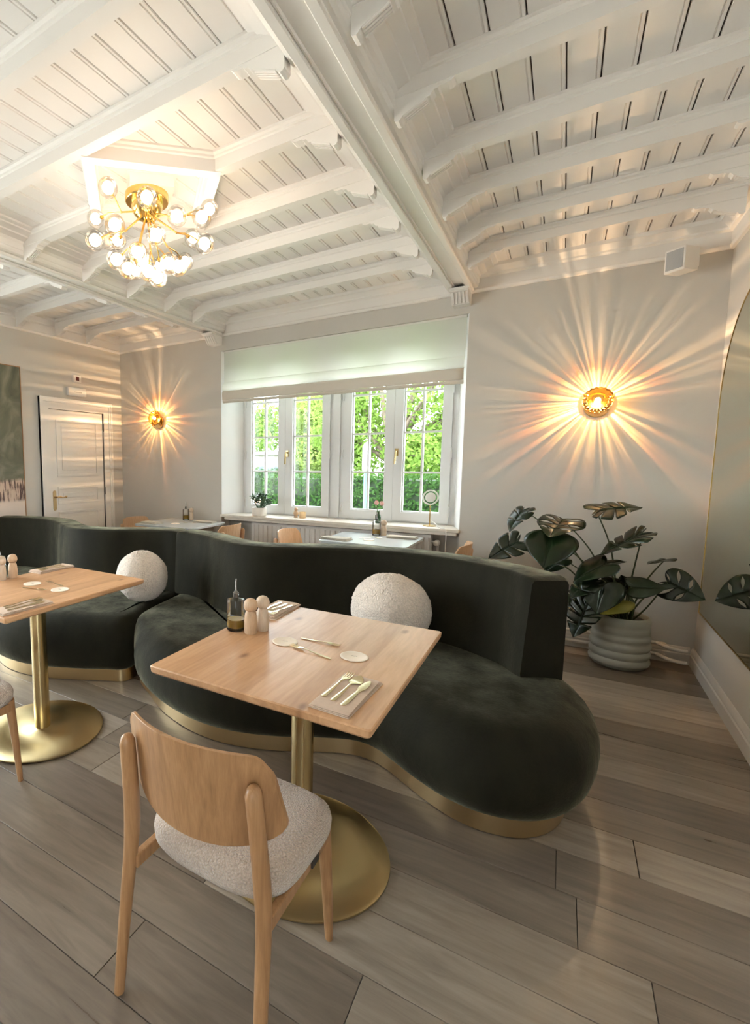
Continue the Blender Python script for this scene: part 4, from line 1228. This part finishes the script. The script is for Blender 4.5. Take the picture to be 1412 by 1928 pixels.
def wall_lamp(label, x, z, seed, energy):
    t = thing('wall_lamp', label, 'lamp', (x, YB, z), group='round glass wall lamps')
    M = Matrix.Rotation(math.pi / 2, 4, 'X')          # lathe axis towards the room (-y)
    MT = Matrix.Translation((0, 0.0, 0.012)) @ Matrix.Rotation(math.radians(80), 4, 'X')   # cup tipped upwards
    MB().lathe([(0.080, 0.0), (0.080, 0.010), (0.076, 0.014), (0.0, 0.014)], 48, M=Matrix.Translation((0, 0, -0.016)) @ M, cap1=False).obj('backplate', BRASS, t, smooth=40)
    MB().lathe([(0.040, 0.006), (0.042, 0.030), (0.056, 0.040), (0.062, 0.050), (0.064, 0.058), (0.060, 0.058), (0.052, 0.044), (0.0, 0.040)], 48, M=MT, cap0=False, cap1=False).obj('cup', BRASSG, t, smooth=50)
    # pressed glass dish with twenty facets in two steps
    rows = []
    for (r_, d) in ((0.062, 0.058), (0.086, 0.072), (0.094, 0.090), (0.086, 0.104), (0.070, 0.108), (0.064, 0.100), (0.052, 0.112), (0.030, 0.120)):
        ring_ = []
        for i in range(40):
            a = 2 * math.pi * i / 40
            k = r_ * (1 + 0.035 * (1 if i % 2 else -1))
            ring_.append(MT @ Vector((k * math.cos(a), k * math.sin(a), d)))
        rows.append(ring_)
    MB().grid(rows, close=True).obj('glass_shade', AMBER, t)
    MB().sphere((0, -0.082, 0.026), 0.017, 16, 10).obj('bulb', BULBW, t, smooth=180)
    ray_light('lamp_glow', t, (0, -0.124, 0.024), energy, seed)
    return t
wall_lamp('amber glass wall lamp casting rays above the potted monstera', 0.178, 1.862, 1.7, 7.0)
wall_lamp('amber glass wall lamp casting rays between the door and the window', -4.105, 1.950, 6.3, 6.5)

# ------------------------------------------------------------------ chandelier
CX, CY = -2.000, 2.236
chd = thing('chandelier', 'brass branching chandelier with clear glass bubble globes on the ceiling', 'chandelier', (CX, CY, 2.60))
MB().lathe([(0.0, 0.325), (0.120, 0.325), (0.120, 0.290), (0.116, 0.284), (0.0, 0.284)], 48, cap0=False, cap1=False).obj('canopy', BRASSG, chd, smooth=40)
MB().lathe([(0.088, 0.284), (0.086, 0.255), (0.074, 0.225), (0.050, 0.200), (0.020, 0.186), (0.0, 0.184)], 40, cap1=False).obj('hub', BRASSG, chd, smooth=60)
BULBS = [(-1.962, 1.906, 2.816), (-1.721, 1.924, 2.71), (-2.275, 2.108, 2.825), (-1.858, 1.844, 2.59), (-1.612, 2.015, 2.629), (-1.556, 2.142, 2.659), (-1.652, 2.345, 2.80), (-1.992, 1.838, 2.55),
         (-2.25, 2.175, 2.725), (-2.16, 2.163, 2.70), (-1.688, 1.947, 2.538), (-1.82, 2.420, 2.72), (-1.558, 2.167, 2.543), (-1.898, 1.889, 2.454), (-1.782, 1.919, 2.47), (-2.04, 2.24, 2.583), (-1.86, 1.931, 2.416),
         (-2.11, 2.25, 2.551), (-1.776, 1.989, 2.402), (-1.757, 2.035, 2.382), (-1.99, 2.327, 2.576), (-1.683, 2.036, 2.435), (-1.66, 2.079, 2.429), (-1.88, 2.42, 2.603)]
GLOW = emit('frosted bulb glow', (1.0, 0.78, 0.58), 5.6)
FROST_OFF = plain('unlit frosted bulb', (0.82, 0.70, 0.60), 0.4)
gl_me = MB().sphere((0, 0, 0), 0.049, 28, 18).mesh('glass_globe', GLOBE, smooth=180)
bu_me = MB().sphere((0, 0, 0), 0.029, 20, 12).mesh('bulb', GLOW, smooth=180)
bo_me = MB().sphere((0, 0, 0), 0.030, 20, 12).mesh('bulb', FROST_OFF, smooth=180)
hub = Vector((0, 0, 0.23))
C0 = Vector((CX, CY, 2.60))
groups = [[0, 2], [1, 4, 10], [5, 6], [3, 7, 8, 9], [11, 12], [13, 14, 15], [16, 17], [18, 19], [20, 21], [22, 23]]
for g in groups:
    mean = Vector((0, 0, 0))
    for i in g: mean += (Vector(BULBS[i]) - C0)
    mean /= len(g)
    d = (mean - hub)
    start = hub + d.normalized() * 0.055
    j = hub + d * 0.58 + Vector((0, 0, -0.02))
    a = MB().tube([start, j], 0.0050, 8)
    a.sphere(j, 0.0065, 8, 6)
    for i in g:
        p = Vector(BULBS[i]) - C0
        e = (p - j)
        a.tube([j, j + e * 0.5 + Vector((0, 0, 0.012)), p - e.normalized() * 0.030], 0.0036, 8)
        a.tube([p - e.normalized() * 0.056, p - e.normalized() * 0.044], [0.010, 0.012], 10)
    arm = a.obj('arm', BRASSG, chd, smooth=50)
    for i in g:
        bo = link('bulb', bo_me if i == 8 else bu_me, chd, Vector(BULBS[i]) - C0)
        link('glass_globe', gl_me, bo)

# ------------------------------------------------------------------ loudspeaker under the crown
GREYM = plain('grey grille cloth', (0.42, 0.43, 0.44), 0.8, bscale=400, bstr=0.4)
sp_ = thing('wall_speaker', 'small white loudspeaker with grey grille high on the back wall', 'speaker', (0.565, 4.600, 2.680), math.radians(-42))
MB().box(-0.062, 0.062, -0.060, 0.060, 0.0, 0.150).obj('cabinet', WHITE, sp_, bevel=0.006)
MB().box(-0.050, 0.050, -0.0640, -0.0602, 0.016, 0.136).obj('grille', GREYM, sp_, bevel=0.001)
MB().box(-0.016, 0.016, 0.05, 0.105, 0.06, 0.09).box(-0.03, 0.03, 0.10, 0.112, 0.04, 0.11).obj('bracket', WHITE, sp_)

# ------------------------------------------------------------------ arched mirror on the right wall
MIRR = plain('mirror silver', (0.62, 0.65, 0.55), 0.0, metal=1.0)
mi = thing('arched_mirror', 'tall arched mirror in a thin gold frame on the right wall', 'mirror', (XR, 3.99, 0.413))
R = 0.645
arc = [(-R, 0.0)] + [(R * math.cos(a), 1.385 + R * math.sin(a)) for a in [math.pi - math.pi * i / 40 for i in range(41)]] + [(R, 0.0)]
MB().prism([(a, b_) for a, b_ in arc], -0.012, -0.002, 'x').obj('mirror_glass', MIRR, mi)
inner = [Vector((-0.0, a, b_)) for a, b_ in arc]
fr = MB()
def fo(p, k):
    # offset outwards from the pane
    a, b_ = p
    if b_ > 1.385:
        s = (R + k) / R
        return (a * s, 1.385 + (b_ - 1.385) * s)
    return ((a + k) if a > 0 else (a - k), b_ - (k if b_ == 0 else 0))
o0 = [fo(p, 0.0) for p in arc]; o1 = [fo(p, 0.007) for p in arc]
rows = [[Vector((xx, q[0], q[1])) for q in src] for xx, src in ((-0.004, o0), (-0.0145, o0), (-0.0145, o1), (-0.001, o1), (-0.004, o0))]
fr.grid(rows, close=True)
fr.obj('frame', BRASSG, mi)

# ------------------------------------------------------------------ painting, alarm button, emergency light on the left wall
mt, nt, b = NT('abstract painting')
v = coords(nt, (1, 1, 1))
sx = N(nt, 'ShaderNodeSeparateXYZ'); nt.links.new(v, sx.inputs[0])
n1 = N(nt, 'ShaderNodeTexNoise', i_Scale=3.2, i_Detail=6.0, i_Distortion=1.2); nt.links.new(coords(nt, (1, 1.6, 1.0)), n1.inputs['Vector'])
r1 = ramp(nt, [(0.25, (0.075, 0.085, 0.062)), (0.5, (0.165, 0.165, 0.115)), (0.75, (0.30, 0.29, 0.22))]); nt.links.new(n1.outputs[0], r1.inputs[0])
n2 = N(nt, 'ShaderNodeTexNoise', i_Scale=7.0, i_Detail=6.0); nt.links.new(coords(nt, (1, 6, 1)), n2.inputs['Vector'])
r2 = ramp(nt, [(0.42, (0.10, 0.06, 0.055)), (0.52, (0.62, 0.46, 0.36)), (0.8, (0.70, 0.58, 0.48))]); nt.links.new(n2.outputs[0], r2.inputs[0])
mr = N(nt, 'ShaderNodeMapRange'); mr.inputs['From Min'].default_value = 0.50; mr.inputs['From Max'].default_value = 0.54
ad = N(nt, 'ShaderNodeMath', operation='ADD'); mu = N(nt, 'ShaderNodeMath', operation='MULTIPLY'); mu.inputs[1].default_value = 0.10
nt.links.new(n1.outputs[0], mu.inputs[0]); nt.links.new(sx.outputs[2], ad.inputs[0]); nt.links.new(mu.outputs[0], ad.inputs[1]); nt.links.new(ad.outputs[0], mr.inputs[0])
# plain pale lower band under the scribbles
mr2 = N(nt, 'ShaderNodeMapRange'); mr2.inputs['From Min'].default_value = 0.24; mr2.inputs['From Max'].default_value = 0.27
nt.links.new(sx.outputs[2], mr2.inputs[0])
m0 = N(nt, 'ShaderNodeMix', data_type='RGBA'); m0.inputs['A'].default_value = (0.72, 0.60, 0.52, 1)
nt.links.new(mr2.outputs[0], m0.inputs['Factor']); nt.links.new(r2.outputs[0], m0.inputs['B'])
mx = N(nt, 'ShaderNodeMix', data_type='RGBA'); nt.links.new(mr.outputs[0], mx.inputs['Factor']); nt.links.new(m0.outputs['Result'], mx.inputs['A']); nt.links.new(r1.outputs[0], mx.inputs['B'])
nt.links.new(mx.outputs['Result'], b.inputs['Base Color']); b.inputs['Roughness'].default_value = 0.7
ART = mt
pa = thing('painting', 'large abstract painting in grey green with scribbled pale base, beside the door', 'painting', (XL, 2.812, 0.80))
MB().box(0.004, 0.030, -0.445, 0.445, 0.008, 1.630).obj('canvas', ART, pa)
MB().box(0.002, 0.036, 0.445, 0.453, 0.0, 1.638).box(0.002, 0.036, -0.453, -0.445, 0.0, 1.638).box(0.002, 0.036, -0.445, 0.445, 1.630, 1.638).box(0.002, 0.036, -0.445, 0.445, 0.0, 0.008).obj('frame', OAKC, pa)
REDB = plain('dark red button', (0.10, 0.012, 0.010), 0.4)
al = thing('alarm_button', 'small white wall alarm box with a dark red square above the door', 'alarm', (XL, 4.018, 2.372))
MB().box(0.0, 0.030, -0.055, 0.055, 0.0, 0.082).obj('box', CERW, al, bevel=0.003)
MB().box(0.030, 0.033, -0.022, 0.022, 0.020, 0.062).obj('button', REDB, al)
eml = thing('emergency_light', 'flat white emergency light box with small grey print above the door', 'sign', (XL, 4.008, 2.213))
MB().box(0.0, 0.035, -0.130, 0.130, 0.0, 0.095).obj('box', CERW, eml, bevel=0.004)
pr = MB()
for i in range(9): pr.box(0.0350, 0.0355, -0.045 + i * 0.013, -0.036 + i * 0.013, 0.040, 0.050)
pr.obj('printed_line', PRINT, eml)

# ------------------------------------------------------------------ potted monstera
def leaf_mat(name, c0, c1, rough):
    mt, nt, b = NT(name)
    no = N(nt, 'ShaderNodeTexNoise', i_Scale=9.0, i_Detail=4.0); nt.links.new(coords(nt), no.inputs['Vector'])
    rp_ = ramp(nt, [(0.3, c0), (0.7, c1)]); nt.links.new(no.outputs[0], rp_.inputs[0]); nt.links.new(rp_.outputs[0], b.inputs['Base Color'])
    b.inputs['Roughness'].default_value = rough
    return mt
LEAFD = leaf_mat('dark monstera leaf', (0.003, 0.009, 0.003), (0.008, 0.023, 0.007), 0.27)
LEAFY = leaf_mat('yellowing monstera leaf', (0.14, 0.13, 0.012), (0.26, 0.22, 0.025), 0.4)
STEMG = plain('petiole green', (0.045, 0.060, 0.022), 0.5)
OUTL = spline([(0.0, 0.0), (-0.13, 0.10), (-0.19, 0.25), (-0.10, 0.40), (0.13, 0.45), (0.38, 0.40), (0.62, 0.29), (0.84, 0.14), (1.0, 0.0)], 8)
def outl(s):
    k = s * (len(OUTL) - 1); i = min(int(k), len(OUTL) - 2); t = k - i
    return (OUTL[i][0] * (1 - t) + OUTL[i + 1][0] * t, OUTL[i][1] * (1 - t) + OUTL[i + 1][1] * t)
def monstera_leaf(base, tip, nrm, root, lobes=5, width=1.0, gap=0.055, deep=0.42, cup=0.25, droop=0.12, mat=LEAFD, seed=0, holes=False):
    base, tip = Vector(base), Vector(tip)
    X = tip - base; L = X.length; X.normalize()
    Z = Vector(nrm); Z = (Z - X * X.dot(Z)).normalized(); Y = Z.cross(X)
    rr = random.Random(seed)
    b = MB()
    ph = rr.uniform(0, 6)
    def P(s, u, side):
        ox, oy = outl(s)
        mx_ = max(0.0, s * 1.0 - 0.0) ** 1.45
        px_ = mx_ * (1 - u) + ox * u
        py_ = oy * u * width * side
        z = cup * abs(py_) * 0.55 - cup * 1.5 * py_ * py_ - droop * px_ * px_ + 0.022 * math.sin(s * 17 + ph) * u
        return base + X * (px_ * L) + Y * (py_ * L) + Z * (z * L)
    for side in (-1, 1):
        cuts = [0.0] + [0.20 + 0.68 * i / max(1, lobes - 1) + rr.uniform(-0.02, 0.02) for i in range(lobes - 1)] + [1.0] if lobes > 1 else [0.0, 1.0]
        for a, c in zip(cuts[:-1], cuts[1:]):
            nu = 10 if holes else 6; nv = max(3, int((c - a) * 26))
            rows = []
            for j in range(nu + 1):
                u = j / nu
                g = gap * max(0, (u - deep) / (1 - deep)) ** 0.6 if lobes > 1 else 0
                if holes: g = 0.030 * math.sin(math.pi * min(1, max(0, (u - 0.22) / 0.66)))
                a2 = a + (g if a > 0 else 0); c2 = c - (g if c < 1 else 0)
                if u > 0.85 and lobes > 1 and not holes: a2 += 0.012 * (a > 0); c2 -= 0.012 * (c < 1)
                rows.append([P(a2 + (c2 - a2) * k / nv, u, side) for k in range(nv + 1)])
            b.grid(rows)
    mid = [P(k / 8 * 0.98, 0, 1) + Z * 0.001 for k in range(9)]
    b.tube(mid, [0.0030 - 0.0003 * k for k in range(9)], 5)
    o = b.obj('leaf', mat, root, smooth=180)
    sd = o.modifiers.new('thickness', 'SOLIDIFY'); sd.thickness = 0.0012
    return o
pm = thing('potted_monstera', 'monstera plant in a ribbed grey green pot in the corner beside the mirror', 'plant', (0, 0, 0))
PX, PY = 0.398, 4.475
prof = [(0.0, 0.0), (0.135, 0.0), (0.150, 0.006), (0.156, 0.02)]
z = 0.02
for i in range(6):
    h = 0.056
    for k in range(1, 7):
        t = k / 6
        prof.append((0.160 + (0.011 if i < 4 else 0.005) * math.sin(math.pi * t) + (0.005 if i < 3 else 0.0), z + h * t))
    z += h
prof += [(0.156, 0.362), (0.150, 0.366), (0.144, 0.362), (0.142, 0.33), (0.0, 0.33)]
pot = MB().lathe(prof, 64, cap0=False, cap1=False).obj('pot', POTM, pm, smooth=55, loc=(PX, PY, 0))
MB().lathe([(0.0, 0.336), (0.08, 0.340), (0.1415, 0.332)], 40, cap0=False, cap1=False).obj('soil', SOIL, pm, loc=(PX, PY, 0))
def stem(path, r0=0.006, r1=0.0035):
    p = spline(path, 6); n = len(p)
    MB().tube(p, [r0 + (r1 - r0) * i / (n - 1) for i in range(n)], 8).obj('stem', STEMG, pm, smooth=60)
CROWN = Vector((0.415, 4.45, 0.34))
LV = [
 # base, tip, normal, lobes, width, droop, mat
 ((0.204, 4.35, 1.100), (0.455, 4.42, 1.155), (0.10, -0.35, 1.0), 5, 1.0, 0.10, LEAFD),
 ((-0.222, 4.30, 1.090), (-0.325, 4.20, 0.965), (-0.45, -0.45, 0.75), 4, 1.05, 0.25, LEAFD),
 ((-0.247, 4.30, 0.855), (-0.438, 4.24, 0.728), (-0.15, -0.85, 0.55), 4, 0.9, 0.15, LEAFD),
 ((-0.041, 4.20, 0.915), (-0.075, 4.02, 0.745), (0.0, -0.75, 0.72), 1, 1.30, 0.18, LEAFD),
 ((0.015, 4.35, 1.030), (-0.055, 4.12, 0.945), (0.05, -0.25, 1.0), 5, 1.15, 0.10, LEAFD),
 ((0.461, 4.35, 0.960), (0.235, 4.28, 0.805), (-0.25, -0.35, 0.9), 5, 0.75, 0.0, LEAFD),
 ((0.601, 4.45, 0.785), (0.500, 4.36, 0.762), (0.0, 0.25, 1.0), 1, 1.1, 0.05, LEAFD),
 ((0.617, 4.42, 0.640), (0.800, 4.36, 0.555), (-0.45, -0.75, 0.45), 4, 1.05, 0.05, LEAFD),
 ((0.425, 4.30, 0.600), (0.605, 4.34, 0.612), (0.1, -0.80, 0.55), 1, 0.85, 0.05, LEAFD),
 ((0.271, 4.25, 0.754), (0.095, 4.16, 0.640), (-0.2, -0.55, 0.8), 1, 0.95, 0.10, LEAFD),
 ((0.274, 4.30, 0.745), (0.385, 4.30, 0.775), (0.0, -0.4, 1.0), 1, 0.7, 0.05, LEAFD),
 ((0.207, 4.25, 0.635), (0.080, 4.16, 0.515), (-0.3, -0.6, 0.7), 4, 0.95, 0.12, LEAFD),
 ((0.266, 4.22, 0.610), (0.238, 4.14, 0.425), (0.05, -1.0, 0.25), 1, 1.25, 0.05, LEAFD),
 ((0.385, 4.27, 0.510), (0.262, 4.20, 0.420), (0.05, -0.75, 0.65), 1, 0.9, 0.10, LEAFY),
 ((0.191, 4.30, 0.452), (0.118, 4.22, 0.215), (-0.35, -0.9, 0.3), 5, 0.85, 0.05, LEAFD),
 ((0.357, 4.40, 0.568), (0.262, 4.36, 0.640), (0.1, -0.8, -0.4), 3, 1.0, 0.05, LEAFD),
 ((0.415, 4.45, 0.551), (0.372, 4.42, 0.655), (0.1, -1.0, 0.0), 1, 1.0, 0.05, LEAFD),
 ((0.036, 4.30, 0.750), (-0.085, 4.24, 0.655), (-0.1, -0.6, 0.8), 3, 0.8, 0.15, LEAFD),
 ((0.145, 4.40, 0.500), (0.070, 4.34, 0.390), (-0.4, -0.8, 0.4), 3, 0.9, 0.1, LEAFD),
]
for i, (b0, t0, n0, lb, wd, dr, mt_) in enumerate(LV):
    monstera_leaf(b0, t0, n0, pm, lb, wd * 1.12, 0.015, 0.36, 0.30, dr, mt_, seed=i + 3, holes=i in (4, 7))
    b0 = Vector(b0)
    h = b0 - CROWN
    side = Vector((h.x, h.y, 0))
    foot = CROWN + side * 0.12 + Vector((random.uniform(-0.03, 0.03), random.uniform(-0.03, 0.03), 0))
    midp = CROWN + side * 0.50 + Vector((0, 0, h.z * 0.62))
    stem([foot, midp, b0], 0.0065, 0.0035)
stem([(0.39, 4.45, 0.335), (0.36, 4.42, 0.50), (0.26, 4.38, 0.70)], 0.016, 0.010)
stem([(0.44, 4.44, 0.335), (0.45, 4.42, 0.46), (0.40, 4.40, 0.55)], 0.014, 0.008)
stem([(0.46, 4.47, 0.335), (0.53, 4.44, 0.45), (0.617, 4.42, 0.640)], 0.006, 0.004)

# ------------------------------------------------------------------ outside the window
GR = -0.35
GRASS = plain('lawn green', (0.09, 0.16, 0.035), 0.9, var=0.35, vscale=3.0)
PATH = plain('pale paving', (0.55, 0.52, 0.47), 0.8, var=0.08, vscale=2)
LEAF1 = cloth('hedge leaf', (0.024, 0.052, 0.016), 0.3, (0.045, 0.09, 0.016))
LEAF2 = cloth('sunlit tree leaf', (0.115, 0.185, 0.040), 0.5, (0.19, 0.29, 0.06))
LEAF3 = cloth('pale tree leaf', (0.15, 0.21, 0.06), 0.5, (0.25, 0.32, 0.08))
BARK = plain('bark', (0.10, 0.075, 0.055), 0.9, var=0.3, vscale=8)
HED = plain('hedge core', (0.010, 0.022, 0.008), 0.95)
structure(MB().box(-60, 40, 5.4, 90, GR - 0.3, GR).obj('ground', GRASS))
structure(MB().box(-60, 40, -40, 5.4, GR - 0.3, GR - 0.002).obj('terrace', PATH))
structure(MB().prism([(-30, 8.2), (-3.4, 8.2), (-3.4, 8.9), (-6.0, 11.2), (-30, 13.0)], GR, GR + 0.02, 'z').obj('path', PATH))
def leaves(pts_fn, n, size, mat, name, parent, seed):
    rr = random.Random(seed)
    b = MB()
    for i in range(n):
        p, nr = pts_fn(rr)
        d = (nr + Vector((rr.uniform(-1, 1), rr.uniform(-1, 1), rr.uniform(-1, 1))) * 0.8).normalized()
        t = d.cross(Vector((rr.uniform(-1, 1), rr.uniform(-1, 1), rr.uniform(-1, 1)))).normalized()
        q = d.cross(t)
        s = size * rr.uniform(0.6, 1.3)
        b.add([p - t * s, p + q * s * 0.5, p + t * s, p - q * s * 0.5], [(0, 1, 2, 3)])
    me = bpy.data.meshes.new(name); me.from_pydata(b.v, [], b.f); me.materials.append(mat)
    return link(name, me, parent)
def hedge(label, x0, x1, y0, y1, z1, n, seed):
    h = thing('clipped_hedge', label, 'hedge', ((x0 + x1) / 2, (y0 + y1) / 2, GR))
    w, d, ht = (x1 - x0) / 2, (y1 - y0) / 2, z1 - GR
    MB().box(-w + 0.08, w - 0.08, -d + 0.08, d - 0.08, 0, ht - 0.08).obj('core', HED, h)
    def fn(rr):
        if rr.random() < 0.75:
            p = Vector((rr.uniform(-w, w), -d, rr.uniform(0, ht))); nr = Vector((0, -1, 0.3))
        else:
            p = Vector((rr.uniform(-w, w), rr.uniform(-d, d), ht)); nr = Vector((0, 0, 1))
        k = noise.noise(p * 1.6 + Vector((seed, 0, 0)))
        return p - nr * 0.10 * k + nr * rr.uniform(-0.05, 0.03), nr
    o = leaves(fn, n, 0.055, LEAF1, 'foliage', h, seed); o['kind'] = 'stuff'
hedge('dark clipped hedge outside the right half of the window', -6.2, 4.0, 11.0, 12.0, 1.12, 9000, 3)
hedge('hedge across the path outside the left half of the window', -26.0, -8.4, 16.5, 17.5, 1.15, 9000, 8)
def tree(label, x, y_, trunk_h, crown, n, mat, seed, size=0.11):
    t = thing('garden_tree', label, 'tree', (x, y_, GR), group='garden trees')
    rr = random.Random(seed)
    MB().tube(spline([(0, 0, 0), (0.1, 0, trunk_h * 0.5), (0, 0.1, trunk_h)], 5), [0.20 - 0.01 * i for i in range(11)], 10).obj('trunk', BARK, t, smooth=60)
    blobs = []
    for (bx_, by_, bz_, br) in crown:
        for k in range(7):
            a = rr.uniform(0, 6.28)
            blobs.append((Vector((bx_ + br * 0.7 * math.cos(a) * rr.random(), by_ + br * 0.7 * math.sin(a) * rr.random(), bz_ + br * rr.uniform(-0.5, 0.5))), br * rr.uniform(0.35, 0.6)))
    for (c, r_) in blobs[::3]:
        MB().tube([(0, 0.05, trunk_h * 0.8), tuple(c * 0.5 + Vector((0, 0, trunk_h * 0.5))), tuple(c)], [0.09, 0.05, 0.02], 7).obj('branch', BARK, t, smooth=60)
    def fn(r2):
        c, r_ = blobs[int(r2.random() * len(blobs))]
        d = Vector((r2.gauss(0, 1), r2.gauss(0, 1), r2.gauss(0, 1))).normalized()
        return c + d * r_ * (0.55 + 0.45 * r2.random() ** 0.5), d
    o = leaves(fn, n, size, mat, 'foliage', t, seed); o['kind'] = 'stuff'
tree('bright sunlit tree filling the right window panes', -4.2, 15.0, 2.2, [(0, 0, 3.0, 2.2), (2.4, 0.4, 3.2, 2.0), (-1.6, 0.6, 3.6, 1.8), (1.2, 0, 5.2, 2.2), (3.9, 0.5, 4.6, 2.0), (-0.6, 0.2, 5.4, 2.0), (3.4, 0.2, 2.4, 1.4), (0.9, -0.4, 2.1, 1.3), (-1.5, 0, 2.2, 1.2)], 34000, LEAF2, 4, 0.075)
tree('pale green weeping tree behind the second window sash', -9.0, 20.0, 2.0, [(0, 0, 3.0, 1.3), (0.5, 0, 1.9, 1.2), (-0.4, 0, 2.0, 1.0), (0.2, 0, 4.6, 1.4), (0.7, 0, 3.4, 1.2)], 16000, LEAF3, 5, 0.09)
tree('tall tree behind the far house at the left of the window', -26.0, 38.0, 3.5, [(0, 0, 5.2, 3.0), (-3.0, 0, 5.6, 2.8), (2.8, 0, 5.8, 2.8), (0, 0, 8.0, 3.0), (4.6, 0, 4.5, 2.2), (-4.0, 0, 8.0, 2.5)], 20000, LEAF2, 6, 0.20)
tree('green tree to the right of the far house', -16.5, 37.0, 3.4, [(0, 0, 4.6, 2.2), (1.4, 0, 6.0, 2.2), (-1.0, 0, 6.6, 2.0)], 12000, LEAF2, 9, 0.17)
# lamp post
TEAL = plain('teal painted post', (0.05, 0.22, 0.19), 0.5)
lp = thing('lamp_post', 'teal lamp post with a white lantern outside the window', 'lamp post', (-3.06, 9.4, GR))
MB().lathe([(0.07, 0), (0.07, 0.05), (0.045, 0.08), (0.040, 1.62)], 16).obj('post', TEAL, lp, smooth=40)
MB().lathe([(0.04, 1.62), (0.075, 1.63), (0.075, 2.05), (0.045, 2.12), (0.0, 2.14)], 20, cap1=False).obj('lantern', plain('white lantern', (0.85, 0.85, 0.83), 0.4), lp, smooth=40)
# house
HW = plain('white render', (0.20, 0.18, 0.165), 0.8)
HR = plain('dark roof edge', (0.12, 0.12, 0.12), 0.7)
HG = plain('dark window glass', (0.06, 0.07, 0.09), 0.15)
hs = thing('far_house', 'white flat roofed house with dark windows across the street', 'house', (-13.5, 26.0, -0.95))
MB().box(-6.0, 4.0, -3.0, 3.0, 0, 2.75).obj('walls', HW, hs)
MB().box(-6.2, 4.2, -3.25, 3.2, 2.75, 2.92).obj('roof_edge', HR, hs)
for (a0, a1) in ((-4.6, -3.0), (-1.9, -0.4), (0.4, 1.7), (2.1, 3.3)):
    w_ = MB().box(a0 - 0.06, a1 + 0.06, -3.05, -2.98, 1.50, 2.22).obj('window', HW, hs)
    MB().box(a0, (a0 + a1) / 2 - 0.03, -3.07, -3.04, 1.56, 2.16).box((a0 + a1) / 2 + 0.03, a1, -3.07, -3.04, 1.56, 2.16).obj('glass', HG, w_)
BRK = plain('low brick', (0.42, 0.20, 0.12), 0.85, var=0.2, vscale=20)
lw = thing('garden_wall', 'low orange brick garden wall outside the left window panes', 'wall', (-8.35, 14.6, GR))
rng = random.Random(2)
bk = MB().box(-0.12, 0.12, -0.06, 0.06, 0, 0.085).mesh('brick', BRK)
for r_ in range(6):
    for k in range(7):
        link('brick', bk, lw, (-0.8 + 0.25 * k + (0.125 if r_ % 2 else 0), rng.uniform(-0.005, 0.005), r_ * 0.095))
MB().box(-0.95, 0.98, -0.09, 0.09, 0.565, 0.62).obj('coping', PATH, lw)
